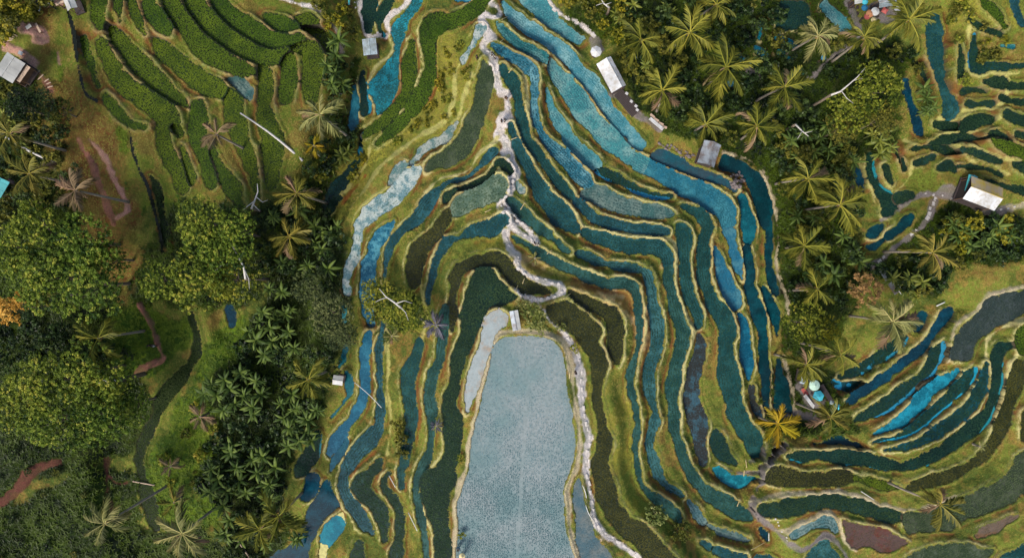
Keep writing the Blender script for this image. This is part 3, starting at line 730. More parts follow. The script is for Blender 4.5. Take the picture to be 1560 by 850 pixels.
# rice: spacing m, blade length, blade width, cover (share of clumps present), (dark, light)
RICE = dict(
 pale=(.20,.12,.06,.84,s_(44,88,98),s_(118,144,152)), slate=(.30,.14,.035,.4,s_(60,84,84),s_(90,104,96)),
 olive=(.22,.20,.10,.97,s_(36,42,10),s_(84,84,32)), ricedark=(.22,.20,.10,.96,s_(18,44,28),s_(50,76,42)),
 tealgrid=(.29,.18,.08,.86,s_(10,44,38),s_(54,90,66)), teal=(.28,.18,.08,.85,s_(10,44,40),s_(48,86,66)),
 ricegrid=(.34,.19,.09,.95,s_(40,66,44),s_(96,116,80)), greygreen=(.25,.18,.085,.92,s_(38,60,34),s_(84,100,64)),
 whiteblue=(.34,.15,.06,.4,s_(40,84,72),s_(80,112,72)), bluespeck=(.32,.15,.06,.45,s_(16,66,70),s_(50,100,90)),
 darkteal=(.215,.20,.105,.97,s_(14,44,38),s_(40,74,50)), deep=(.45,.14,.05,.18,s_(10,44,48),s_(24,64,60)),
 brightrice=(.28,.17,.07,.62,s_(24,66,44),s_(56,92,56)), green=(.17,.17,.095,.985,s_(44,70,6),s_(100,120,24)),
 midblue=(.27,.17,.07,.72,s_(18,72,90),s_(56,112,124)),
 lightblue=(.27,.17,.07,.78,s_(28,86,100),s_(84,136,140)), bluegrid=(.29,.18,.08,.84,s_(10,52,64),s_(44,92,96)),
 greyblue=(.34,.18,.08,.85,s_(30,64,66),s_(72,102,98)), darkmud=(.34,.15,.06,.7,s_(34,40,36),s_(64,72,70)),
 bright=(.36,.14,.05,.35,s_(14,66,80),s_(36,100,104)), deepbright=(.215,.20,.105,.93,s_(12,44,40),s_(40,74,52)),
 slategreen=(.22,.19,.10,.96,s_(40,56,50),s_(70,84,74)), brownmud=(.27,.16,.06,.7,s_(76,64,44),s_(120,104,84)),
 deepblue=(.34,.14,.05,.4,s_(10,58,76),s_(24,84,96)), bluepatch=(.32,.14,.05,.6,s_(22,76,96),s_(60,108,116)),
 purple=(.31,.14,.05,.6,s_(36,56,74),s_(56,80,96)), darkgrass=(.19,.19,.10,.97,s_(20,40,8),s_(50,70,20)))
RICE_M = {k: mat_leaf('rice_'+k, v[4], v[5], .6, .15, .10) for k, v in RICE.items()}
def tufts(pts, z, length, width, blades, seed, height=.8, tiltvar=.5):
    """many small grass clumps as one mesh: (n,2) positions and heights"""
    r = np.random.default_rng(seed); n = len(pts)
    a0 = r.random(n)*6.283; k = np.arange(blades)
    ang = a0[:, None] + k[None]*6.283/blades + (r.random((n, blades))-.5)*.9
    L = length*(.7+.6*r.random((n, blades))); hh = L*height*(1-tiltvar*r.random((n, blades)))
    c, s = np.cos(ang), np.sin(ang); w = width/2
    X, Y = pts[:, 0:1], pts[:, 1:2]; Z = np.broadcast_to(np.asarray(z, float).reshape(-1, 1), (n, 1))
    A = np.stack([X - s*w, Y + c*w, Z+hh*.45+0*c], -1); B = np.stack([X + s*w, Y - c*w, Z+hh*.45+0*c], -1)
    T = np.stack([X + c*L, Y + s*L, Z+hh], -1)
    v = np.stack([A, B, T], 2).reshape(-1, 3); f = np.arange(len(v)).reshape(-1, 3)
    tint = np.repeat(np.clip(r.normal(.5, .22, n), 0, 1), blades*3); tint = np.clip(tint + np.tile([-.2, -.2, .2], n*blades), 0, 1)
    return v, f, tint
def sample(field, pts):
    i = np.clip(np.searchsorted(GX, pts[:, 0]), 0, NX-1); j = np.clip(np.searchsorted(GY, pts[:, 1]), 0, NY-1); return field[j, i]
def blur(A, k):
    for ax in (0, 1):
        P = np.pad(A, [(k+1, k) if q == ax else (0, 0) for q in (0, 1)], mode='edge'); c = np.cumsum(P, axis=ax, dtype=np.float64)
        n = A.shape[ax]; A = ((np.take(c, np.arange(2*k+1, 2*k+1+n), ax) - np.take(c, np.arange(0, n), ax))/(2*k+1)).astype(np.float32)
    return A
HB = blur(np.where(ins, HS, H), 6)
DOWN_N = vnoise(2.6, 51)*.55 + vnoise(.9, 52)*.45
PN = {'pale': 'pale silty', 'mud': 'grey muddy', 'green': 'dense green', 'olive': 'olive'}
n_tri = 0
for pi, p in enumerate(paddies):
    sub = p.D
    owner = sub <= dmin[p.sl] + 1e-4                       # where terraces touch, each keeps its own side
    near = (sub < 0) & owner
    q = near[:-1,:-1] | near[1:,:-1] | near[:-1,1:] | near[1:,1:]
    jj, ii = np.nonzero(q)
    if len(jj) == 0: continue
    wq = sub.shape[1]
    idx = np.stack([jj*wq+ii, jj*wq+ii+1, (jj+1)*wq+ii+1, (jj+1)*wq+ii], -1)
    uq, inv = np.unique(idx, return_inverse=True)
    xs = GX[p.sl[1]][uq % wq]; ys = GY[p.sl[0]][uq // wq]
    XY = np.stack([xs, ys], -1)
    sky_refl = sstep(sample(HB, XY)-p.z, .10, .24)*sstep(sample(DOWN_N, XY), .30, .45)  # mask for the painted sky reflection at the uphill bank
    me = mesh_np('paddy_water', np.stack([xs, ys, np.full(len(xs), p.z)], -1), inv.reshape(-1, 4), attrs={'open': sky_refl})
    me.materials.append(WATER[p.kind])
    stream = p.kind in ('ditch', 'river', 'deep')
    o = ob('stream' if stream else 'rice_paddy', me); o['kind'] = 'structure'; p.ob = o
    if p.kind == 'pale': o['label'] = 'large pale flooded paddy with young rice at the end of the stone path'
    if p.kind not in RICE: continue
    sp, L, wd, cover = RICE[p.kind][:4]
    if p.poly:
        d = p.P[len(p.P)//2]-p.P[0]; a = {'pale': 1.5708-.03}.get(p.kind, .5)
        lo, hi = p.P.min(0), p.P.max(0); cx = (lo+hi)/2; rad = np.linalg.norm(hi-lo)/2+1
        g = np.arange(-rad, rad, sp*.8); g2 = np.arange(-rad, rad, sp*1.2); gx, gy = np.meshgrid(g, g2); c, s = math.cos(a), math.sin(a)
        pts = np.stack([cx[0]+gx*c-gy*s, cx[1]+gx*s+gy*c], -1).reshape(-1, 2)
    else:
        C = p.C; seg = np.hypot(np.diff(C[:,0]), np.diff(C[:,1])); S = np.concatenate([[0], np.cumsum(seg)])
        spa, spx = (sp*.72, sp*1.22) if cover < .9 or p.kind == 'tealgrid' else (sp, sp)
        ss = np.arange(-C[0,2], S[-1]+C[-1,2], spa); cl = np.clip(ss, 0, S[-1])
        x = np.interp(cl, S, C[:,0]); y = np.interp(cl, S, C[:,1])
        e = .4; tx = np.interp(np.clip(cl+e,0,S[-1]), S, C[:,0])-np.interp(np.clip(cl-e,0,S[-1]), S, C[:,0]); ty = np.interp(np.clip(cl+e,0,S[-1]), S, C[:,1])-np.interp(np.clip(cl-e,0,S[-1]), S, C[:,1])
        l = np.hypot(tx, ty)+1e-6; tx, ty = tx/l, ty/l; x = x+tx*(ss-cl); y = y+ty*(ss-cl)
        tt = np.arange(-C[:,2].max()-.4, C[:,2].max()+.4, spx)
        pts = np.stack([x[:, None]-ty[:, None]*tt[None], y[:, None]+tx[:, None]*tt[None]], -1).reshape(-1, 2)
    jit = .04 if cover < .95 else .07
    pts = pts + RNG.normal(0, jit, pts.shape)
    pts = pts[(np.abs(pts[:,0]) < 80.5) & (np.abs(pts[:,1]) < 45)]
    Df = np.full((NY, NX), 1.0, np.float32) if False else None
    i = np.searchsorted(GX[p.sl[1]], pts[:,0]); j = np.searchsorted(GY[p.sl[0]], pts[:,1])
    ok = (i > 0) & (j > 0) & (i < sub.shape[1]) & (j < sub.shape[0])
    pts, i, j = pts[ok], i[ok], j[ok]
    d = sub[j, i]; ok = (d < (-.05 if cover > .95 else -.14)) & owner[j, i]
    patch = sample(DOWN_N, pts)
    ok &= (RNG.random(len(pts)) < np.where(patch < .5-(1-cover)*.15, np.clip(cover+.18, 0, 1), np.clip(cover-.18-.35*(1-cover), .02, 1)) if cover < .97 else RNG.random(len(pts)) < cover)
    if p.kind in ('darkteal','deepbright','ricedark','olive','teal','tealgrid','slategreen','bright','greygreen','green'):
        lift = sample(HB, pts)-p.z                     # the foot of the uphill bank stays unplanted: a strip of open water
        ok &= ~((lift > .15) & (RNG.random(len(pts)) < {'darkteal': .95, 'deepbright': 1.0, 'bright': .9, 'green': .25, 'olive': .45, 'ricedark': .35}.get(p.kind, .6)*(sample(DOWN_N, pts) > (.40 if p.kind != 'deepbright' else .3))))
    if p.kind == 'pale':                               # planted thicker towards the lower end, a lane left open down the middle
        lane = np.abs(pts[:, 0]-np.interp(pts[:, 1], [W(787,850,6)[1], W(808,515,6)[1]], [W(787,850,6)[0], W(808,515,6)[0]]))
        thick = sstep(-pts[:, 1], W(0,560,6)[1]*-1, W(0,850,6)[1]*-1)
        ok &= (lane > .22) & (RNG.random(len(pts)) < .40+.9*thick*(.6+.8*sample(DOWN_N, pts)))
    pts = pts[ok]
    if len(pts) < 4: continue
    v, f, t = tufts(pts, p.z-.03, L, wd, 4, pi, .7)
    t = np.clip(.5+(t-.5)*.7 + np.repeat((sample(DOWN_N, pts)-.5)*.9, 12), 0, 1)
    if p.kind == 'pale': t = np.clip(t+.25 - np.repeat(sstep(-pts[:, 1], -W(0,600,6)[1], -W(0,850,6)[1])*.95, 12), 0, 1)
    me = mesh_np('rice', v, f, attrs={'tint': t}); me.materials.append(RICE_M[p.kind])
    r = ob('rice', me, o); r['kind'] = 'stuff'; n_tri += len(f)
# bank grass, meadow and jungle-floor cover: uncountable blades
def scatter(n, seed, test, length, width, blades, mat, name, height=.8):
    global n_tri
    r = np.random.default_rng(seed)
    pts = np.stack([r.uniform(-80, 80, n), r.uniform(-44.5, 44.5, n)], -1)
    i = np.searchsorted(GX, pts[:,0]); j = np.searchsorted(GY, pts[:,1])
    pts = pts[test(j, i, r)]; z = sample(H, pts)
    v, f, t = tufts(pts, z-.04, length, width, blades, seed, height)
    t = np.clip(t*.8 + np.repeat(sample(m1, pts)-.5, blades*3)*-.5 + .1, 0, 1)
    me = mesh_np(name, v, f, attrs={'tint': t}); me.materials.append(mat)
    o = ob(name, me); o['kind'] = 'stuff'; n_tri += len(f); return o
MG = mat_leaf('bank_grass', s_(84,96,36), s_(166,158,72), .7, .2, .0, yellow=s_(170,146,84))
MM = mat_leaf('meadow_grass', s_(56,82,22), s_(124,140,40), .6, .2, .0)
MJ = mat_leaf('jungle_herbs', s_(26,40,6), s_(78,92,20), .5, .15, .0)
o = scatter(300000, 61, lambda j, i, r: (dmin[j,i] > .03) & (pathm[j,i] < .3) & (tuft_kind[j,i] == 0) & (foot[j,i] < .5) & (bund[j,i] < .75), .20, .08, 3, MG, 'bank_grass', .7)
tag(o, 'yellow green grass growing on the banks between the terraces', 'grass')
o = scatter(150000, 62, lambda j, i, r: (dmin[j,i] > .2) & (pathm[j,i] < .3) & (tuft_kind[j,i] == 1), .34, .12, 4, MM, 'meadow_grass', .8)
tag(o, 'lush green meadow grass on the slope beside the dirt paths', 'grass')
o = scatter(120000, 63, lambda j, i, r: (dmin[j,i] > .2) & (pathm[j,i] < .3) & (tuft_kind[j,i] == 2), .5, .18, 4, MJ, 'jungle_herbs', .7)
tag(o, 'dark low herbs covering the jungle floor under palms', 'ground cover')


# ------------------------------------------------------------------ vegetation
def leaf_cloud(name, mats, lobes, leaf, per_lobe, seed, up=.55, squash=.75):
    """crown of many small leaf faces on uneven lobes: lobes = [(x, y, z, r, tint)]"""
    r = np.random.default_rng(seed); Vs = []; Ts = []
    for (x, y, z, rad, tn) in lobes:
        m = max(3, int(per_lobe*rad*rad/11)); n = m*11
        d = r.normal(size=(m, 3)); d[:, 2] = d[:, 2]*.8+.5; d /= np.linalg.norm(d, axis=1)[:, None]
        rr = rad*(.62+.42*r.random(m)**.5); cl = np.stack([x+d[:,0]*rr, y+d[:,1]*rr, z+d[:,2]*rr*squash], -1)
        ct = np.clip(tn + r.normal(0, .2, m) + (d[:, 2]-.5)*.35, 0, 1)  # lobe tops lighter: light from above painted into the leaf tint
        e = r.normal(size=(m, 11, 3)); e[..., 2] = np.abs(e[..., 2])*.7; e /= np.linalg.norm(e, axis=2)[..., None]
        c = (cl[:, None]+e*leaf*(.35+.55*r.random((m, 11, 1)))).reshape(-1, 3); d = e.reshape(-1, 3)
        nrm = d*.6 + r.normal(size=(n, 3))*.5 + np.array([0, 0, up]); nrm /= np.linalg.norm(nrm, axis=1)[:, None]
        a = np.cross(nrm, r.normal(size=(n, 3))); a /= np.linalg.norm(a, axis=1)[:, None]+1e-9
        b = np.cross(nrm, a); L = leaf*(.65+.7*r.random(n))[:, None]
        Vs.append(np.stack([c-a*L*.5, c+b*L*.30-nrm*L*.05, c+a*L*.5, c-b*L*.30-nrm*L*.05], 1).reshape(-1, 3))
        t = np.clip(np.repeat(ct, 11) + r.normal(0, .08, n), 0, 1); Ts.append(np.repeat(t, 4))
    v = np.concatenate(Vs); t = np.concatenate(Ts)
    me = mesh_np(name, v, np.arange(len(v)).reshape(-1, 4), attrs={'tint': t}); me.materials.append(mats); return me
def dome_lobes(n, seed, flat=.55, lo=.20, hi=.34, gap=0.0):
    r = random.Random(seed); out = []
    sq = [1+r.uniform(-.18, .18) for _ in range(7)]
    k = 0
    while len(out) < n:
        a = r.uniform(0, 6.283); q = math.sqrt(r.random())
        R0 = .82*sq[int(a/6.283*7) % 7]
        x, y = q*R0*math.cos(a), q*R0*math.sin(a)
        z = flat*math.sqrt(max(0, 1-(q*.95)**2)) + r.uniform(-.10, .07)
        k += 1
        if k < 4000 and any((x-o[0])**2+(y-o[1])**2 < (.62*lo)**2 for o in out): continue
        out.append((x, y, z, r.uniform(lo, hi)*(1.05-.35*q), min(1, max(0, r.gauss(.45, .2)))))
    return out
TINTS = dict(
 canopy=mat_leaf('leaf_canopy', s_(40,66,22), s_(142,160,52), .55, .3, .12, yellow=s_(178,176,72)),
 lime=mat_leaf('leaf_lime', s_(60,76,22), s_(166,168,56), .5, .3, .12, yellow=s_(172,160,64)),
 greyleaf=mat_leaf('leaf_grey_green', s_(34,50,28), s_(116,124,72), .55, .2, .12),
 paleleaf=mat_leaf('leaf_pale_green', s_(64,80,34), s_(154,158,84), .55, .25, .1, yellow=s_(178,172,110)),
 orange=mat_leaf('leaf_orange', s_(168,130,40), s_(228,192,88), .6, .25, .0),
 tan=mat_leaf('leaf_tan', s_(104,88,44), s_(176,142,86), .6, .2, .1),
 dark=mat_leaf('leaf_dark', s_(10,24,16), s_(56,76,32), .45, .15, .3),
 olive=mat_leaf('leaf_olive', s_(40,52,18), s_(120,118,42), .5, .2, .2),
 jungle=mat_leaf('leaf_jungle', s_(14,32,20), s_(74,94,44), .42, .18, .3),
 yellowgreen=mat_leaf('leaf_yellow_green', s_(60,72,18), s_(160,150,40), .5, .25, .2),
 banana=mat_leaf('leaf_banana', s_(22,48,18), s_(104,124,54), .5, .25, .4),
 bananalight=mat_leaf('leaf_banana_light', s_(44,66,24), s_(136,142,60), .38, .25, .25),
 frond=mat_leaf('palm_frond', s_(48,62,18), s_(156,152,58), .55, .25, .35),
 frondgold=mat_leaf('palm_frond_gold', s_(122,104,20), s_(200,172,46), .5, .25, .12),
 froncool=mat_leaf('palm_frond_pale', s_(60,72,30), s_(186,178,112), .55, .2, .15),
 fronddry=mat_leaf('palm_frond_dry', s_(92,74,52), s_(158,132,100), .7, .1, .15),
 frondviolet=mat_leaf('palm_frond_violet', s_(58,58,66), s_(132,128,138), .7, .1, .12),
 fronddark=mat_leaf('palm_frond_green', s_(48,58,20), s_(156,144,62), .5, .2, .15))
M_BARK = mat_plain('bark', s_(118,104,88), .9, .4, 3.0)
M_PALE = mat_plain('pale_wood', s_(204,198,190), .8, .25, 4.0)
M_PALMBARK = mat_plain('palm_bark', s_(150,138,122), .9, .4, 5.0)
_trunk_me = {}
def trunk_mesh(kind):
    if kind in _trunk_me: return _trunk_me[kind]
    mb = MB(); r = random.Random(len(_trunk_me))
    mb.tube([(0,0,-.3),(.02,.02,.3),(0,.03,.62)], [.075,.05,.04], 8)
    for k in range(5):
        a = k*1.256+r.uniform(-.3,.3); q = r.uniform(.35,.55)
        mb.tube([(0,.03,.5),(q*.5*math.cos(a),q*.5*math.sin(a),.72),(q*math.cos(a),q*math.sin(a),.95)], [.032,.022,.010], 6)
    _trunk_me[kind] = mb.mesh('trunk', M_BARK, True); return _trunk_me[kind]
CROWN = {}
def crown_mesh(size, tintk, var):
    key = (size, tintk, var)
    if key not in CROWN:
        sd = 100+hash((size, var)) % 1 + var*17 + {'big': 0, 'mid': 300, 'bush': 600}[size]
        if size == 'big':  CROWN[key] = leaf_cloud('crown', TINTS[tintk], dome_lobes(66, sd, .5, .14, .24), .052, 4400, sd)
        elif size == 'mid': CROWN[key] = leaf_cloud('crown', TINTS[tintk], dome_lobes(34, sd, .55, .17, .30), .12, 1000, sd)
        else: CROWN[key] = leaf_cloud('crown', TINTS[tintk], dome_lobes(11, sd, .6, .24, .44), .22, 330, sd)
    return CROWN[key]
def tree(name, u, v, rad_px, h, size, tintk, var, label, cat, group=None, trunk=True, rz=None, above=0.0):
    """crown centred on pixel (u, v) of the survey, h metres above the ground"""
    gx, gy, g0 = G(u, v); zc = g0 + h; x, y = W(u, v, zc); g0 = gz(x, y); rad = rad_px*(CAM_H-zc)/FPX
    t = empty(name, (x, y, g0), random.uniform(0, 6.28) if rz is None else rz)
    zb = max(zc-g0-.45*rad, .02)
    ob('crown', crown_mesh(size, tintk, var), t, (0, 0, zb), None, (rad, rad*random.uniform(.92, 1.08), rad*random.uniform(.85, 1.1)))
    if trunk:
        ob('trunk', trunk_mesh(var % 3), t, (0, 0, 0), (0, 0, random.random()*6), (rad*.8, rad*.8, (zb+.35*rad)))
    tag(t, label, cat, group); return t
# big broadleaf canopy west of the stream
for i, (u, v, rp, h, k, l) in enumerate([
 (45,352,56,8,'canopy','broadleaf tree of the big canopy right under the dull slope palms'), (112,368,62,9,'canopy','broad crowned tree of the big canopy facing the fork of the dirt track'),
 (55,425,60,9,'canopy','broadleaf tree of the big canopy touching the orange flowering tree'), (128,432,62,9.5,'canopy','tall crown of the big canopy above the squeezed coconut palm'),
 (10,385,46,7,'canopy','smaller crown at the rim of the big canopy behind the orange tree'), (160,395,40,7,'canopy','small outer crown of the big canopy beside the dirt track'),
 (50,588,62,9,'canopy','broad crown of the lower canopy below the dark gap'), (118,572,60,9,'canopy','crown of the lower canopy below the squeezed coconut palm'),
 (70,648,58,8.5,'canopy','crown of the lower canopy overhanging the reddish earth track'), (140,640,60,8.5,'canopy','crown of the lower canopy above the shaded slope'),
 (195,620,40,7,'canopy','small crown of the lower canopy beside the dark grassy channel'), (15,620,46,8,'canopy','smaller crown at the outer rim of the lower canopy'),
 (165,585,42,7.5,'canopy','crown of the lower canopy holding the white bare stump'),
 (300,338,48,8,'canopy','fresh green tree at the foot of the dark teal strip'), (355,352,46,8,'canopy','fresh green tree beside the grey bare sapling below the green terraces'),
 (292,425,54,8,'canopy','fresh green tree at the head of the dark grassy channel'), (345,425,52,7.5,'lime','lime tinted tree under the bleached bare tree'),
 (232,428,38,6.5,'canopy','smaller tree above the walkers on the reddish track'), (322,385,48,8.5,'canopy','fresh green crown in the middle of its group by the bleached bare tree')]):
    tree('broadleaf_tree', u, v, rp, h, 'big', k, i % 4, l, 'tree')
tree('broadleaf_tree', 576, 456, 38, 6, 'big', 'lime', 0, 'pale green tree with bare twigs beside the narrow blue stream', 'tree')
tree('broadleaf_tree', 616, 474, 42, 5.5, 'big', 'lime', 2, 'pale leafy tree reaching over the terraces next to the violet palm', 'tree')
tree('broadleaf_tree', 500, 478, 44, 6.5, 'big', 'greyleaf', 1, 'thin grey green tree above the banana clumps and the narrow stream', 'tree')
tree('broadleaf_tree', 472, 440, 34, 6, 'big', 'greyleaf', 3, 'grey green tree half in front of the dark jungle palms', 'tree')
tree('broadleaf_tree', 522, 515, 26, 5, 'big', 'greyleaf', 2, 'small grey green tree at the edge of the narrow stream', 'tree')
for i, (u, v, rp, h, l) in enumerate([(1338,130,44,7,'lime green tree crown beside the cafe terrace palms'),(1300,165,48,7,'broad lime green tree with a bare pale branch'),(1285,195,32,6,'small leafy tree below the lime green crowns'),(1345,182,30,6,'lime green tree next to banana plants and a dark ditch')]):
    tree('broadleaf_tree', u, v, rp, h, 'big', 'lime' if i < 2 else 'olive', i % 4, l, 'tree')
tree('broadleaf_tree', 1232, 492, 42, 6.5, 'big', 'lime', 1, 'yellow green tree with open crown beside the dark stream', 'tree')
tree('broadleaf_tree', 1262, 505, 26, 5, 'big', 'yellowgreen', 3, 'small yellow green tree behind the open crowned tree', 'tree')
tree('shrub_tree', 1320, 440, 29, 4, 'mid', 'tan', 0, 'round tan and orange shrub beside the blue grey walkway', 'shrub')
tree('broadleaf_tree', 10, 470, 30, 8, 'mid', 'orange', 1, 'orange flowering tree at the edge of the green canopy', 'tree')
tree('broadleaf_tree', 28, 160, 36, 6, 'big', 'dark', 1, 'dark green tree below the tin roofed hut', 'tree')
tree('broadleaf_tree', 62, 152, 26, 5, 'big', 'dark', 2, 'dark round tree beside the log steps', 'tree')
tree('shrub_tree', 88, 168, 28, 3.5, 'mid', 'olive', 2, 'olive bushy tree on the dry slope below the log steps', 'tree')
for i, (u, v, rp) in enumerate([(812,478,22),(822,495,17),(797,465,13)]):
    tree('shrub', u, v, rp, 2.2, 'mid', 'paleleaf', i, 'leafy pale shrub crowding the end of the stone path above the pond', 'shrub', 'shrubs at the head of the pond')
for i, (u, v, rp, l) in enumerate([(1000,785,19,'pale leafy shrub on the bank below the thin terraces'),(1038,812,21,'round green shrub on the corner of the grass bank')]):
    tree('shrub', u, v, rp, 2.0, 'mid', ['paleleaf','olive'][i], i, l, 'shrub')
for i, (u, v, rp) in enumerate([(702,699,8),(703,815,7),(876,530,8),(854,500,9),(612,668,14),(612,690,13),(606,650,12)]):
    tree('shrub', u, v, rp, .9, 'bush', ['lime','lime','lime','paleleaf','olive','olive','olive'][i], i % 4,
         ['pale round bush on the pond bund', 'pale round bush on the pond bund', 'small bush by the white path', 'small bush by the white path', 'rough bush on the bank of the terraces beside the stream', 'rough bush on the bank of the terraces beside the stream','rough bush on the bank of the terraces beside the stream'][i], 'bush', ['bushes on the pond bund']*2+['bushes by the white path']*2+['bushes on the western bank']*3 and (['bushes on the pond bund','bushes on the pond bund','bushes by the white path','bushes by the white path','bushes on the western bank','bushes on the western bank','bushes on the western bank'][i]))
# undergrowth: one bush after another, spaced apart inside each thicket
def in_poly(u, v, P):
    c = False; n = len(P)
    for i in range(n):
        x1, y1 = P[i]; x2, y2 = P[(i+1) % n]
        if (v < y2) != (v < y1) and u < (x2-x1)*(v-y1)/(y2-y1)+x1: c = not c
    return c
def near_path(u, v):
    x, y = W(u, v, 0); i = min(NX-1, int(np.searchsorted(GX, x))); j = min(NY-1, int(np.searchsorted(GY, y)))
    return pathm[j, i] > .2 or dmin[j, i] < .7
def thicket(poly, step, rads, h, kinds, label, group, seed, name='shrub', cat='shrub', size='bush', keep=1.0, mass=False):
    r = random.Random(seed); P = [tuple(float(q) for q in s.split(',')) for s in poly.split()]
    xs = [p[0] for p in P]; ys = [p[1] for p in P]; pts = []
    for _ in range(6000):
        u, v = r.uniform(min(xs), max(xs)), r.uniform(min(ys), max(ys))
        if not in_poly(u, v, P) or near_path(u, v) or u < -15 or u > 1575 or v < -12 or v > 862: continue
        if any((u-a)**2+(v-b)**2 < (step*1.38)**2 for a, b in pts): continue
        pts.append((u, v))
    lobes = []
    for _ in range(int(len(pts)*9)):
        u, v = r.uniform(min(xs), max(xs)), r.uniform(min(ys), max(ys))
        if not in_poly(u, v, P) or near_path(u, v) or not (-15 < u < 1575 and -12 < v < 862): continue
        x, y, z = G(u, v); lobes.append((x, y, z+.1, r.uniform(.35, .8), r.uniform(.05, .55)))
    if lobes and (h[1] > 1.0 or mass):
        um = ob('undergrowth', leaf_cloud('undergrowth', TINTS[kinds[-1]], lobes, .34, 120, seed)); um['kind'] = 'stuff'
        tag(um, 'tangled low undergrowth around each ' + label, 'undergrowth')
    for u, v in pts:
        if r.random() > keep: continue
        tree(name, u, v, r.uniform(*rads)*1.18, r.uniform(*h), size, r.choice(kinds), r.randrange(4), label, cat, group, trunk=False)
thicket('462,215 545,205 556,222 535,258 495,325 522,400 515,445 450,420 405,400 395,330 430,292 470,258', 19, (10,17), (1.2,2.6), ['jungle','dark','dark','jungle'], 'dark jungle shrub in the ravine below the leaning palms', 'shrubs in the western ravine', 1)
thicket('400,480 440,520 505,540 510,570 480,640 450,680 440,740 400,860 340,860 345,790 310,740 335,650 360,560', 21, (10,18), (1.0,2.4), ['jungle','dark','dark'], 'dark jungle shrub between the banana clumps', 'shrubs among the bananas', 2)
thicket('490,95 540,90 536,190 500,200 505,150', 16, (8,13), (1,2), ['jungle','dark'], 'dark shrub below the small pale roofed hut', 'shrubs below the pale hut', 3)
thicket('470,0 535,0 540,60 520,60 500,25', 17, (9,15), (.9,1.8), ['yellowgreen','olive'], 'yellow green shrub beside the grey stone track', 'shrubs by the grey track', 4)
thicket('850,-10 960,-10 955,60 960,120 935,75 905,40 875,20', 16, (9,15), (1.0,2.0), ['yellowgreen','olive','yellowgreen'], 'yellow green shrub above the curving stepping stones', 'shrubs above the stepping stones', 5)
thicket('960,-10 1235,-10 1240,40 1215,110 1240,180 1180,240 1090,205 1015,180 965,120', 21, (11,19), (1.2,2.8), ['jungle','olive','jungle','dark'], 'jungle shrub in the palm grove behind the long white roof', 'shrubs in the palm grove', 6)
thicket('1190,210 1290,190 1305,260 1310,340 1330,415 1290,470 1215,440 1200,330 1175,260', 21, (11,18), (1.2,2.8), ['jungle','dark','olive'], 'jungle shrub along the dark curving stream', 'shrubs along the dark stream', 7)
thicket('1255,60 1300,70 1395,65 1405,120 1370,95 1330,85 1290,110 1240,110', 18, (9,14), (.8,1.6), ['jungle','olive','dark'], 'shrub on the slope under the cafe terrace', 'shrubs under the cafe terrace', 17)
thicket('1430,330 1540,332 1580,350 1580,395 1480,395 1430,360', 16, (9,15), (1.0,2.2), ['olive','yellowgreen','jungle'], 'bushy shrub on the slope under the white roofed hut', 'shrubs under the white hut', 8)
thicket('1340,410 1400,375 1470,400 1420,445 1370,440', 18, (9,15), (.9,2.0), ['jungle','olive','dark'], 'low shrub below the stone stairway', 'shrubs below the stairway', 9)
thicket('-10,-10 78,-10 60,25 20,50 -10,70', 17, (10,17), (1.2,2.4), ['olive','yellowgreen'], 'bright leafy shrub above the earthen courts', 'shrubs above the courts', 10)
thicket('-10,125 95,185 105,215 95,240 125,315 -10,325', 20, (10,16), (1.0,2.4), ['dark','jungle','olive'], 'shrub under the palms on the upper slope', 'shrubs on the upper slope', 11)
thicket('-10,490 130,500 200,540 60,560 -10,560', 20, (9,15), (1.0,2.2), ['dark','dark','jungle'], 'dark shrub in the gap between the two big canopies', 'shrubs between canopies', 12)
thicket('0,690 150,680 205,730 225,850 0,850', 26, (4,8), (.3,.7), ['dark','dark','olive'], 'low dark shrub scattered over the shaded slope', 'shrubs on the shaded slope', 13)
thicket('290,600 330,650 300,740 240,740 250,670', 26, (6,11), (.4,.9), ['lime','olive'], 'low bright shrub in the lush meadow', 'shrubs in the meadow', 14)
thicket('640,70 700,60 720,110 690,180 620,215 580,225 650,150', 17, (5,9), (.2,.5), ['yellowgreen','lime','yellowgreen'], 'low yellowish shrub on the overgrown slope west of the stone path', 'shrubs on the overgrown slope', 15, mass=True)
thicket('1442,-10 1480,-10 1482,45 1470,125 1446,130 1444,60', 17, (7,11), (.4,.9), ['yellowgreen','olive','lime'], 'bushy shrub on the overgrown bank beside the long blue channel', 'shrubs beside the blue channel', 18, mass=True)
thicket('1490,30 1535,60 1520,90 1495,92 1490,60', 16, (6,9), (.3,.8), ['yellowgreen','olive'], 'low shrub on the bank inside the bent dark terrace', 'shrubs by the bent terrace', 19, mass=True)
thicket('500,245 555,232 540,270 505,290 470,300', 16, (8,12), (.6,1.2), ['lime','yellowgreen'], 'bright leafy shrub beside the dark stream bend', 'shrubs at the stream bend', 16)

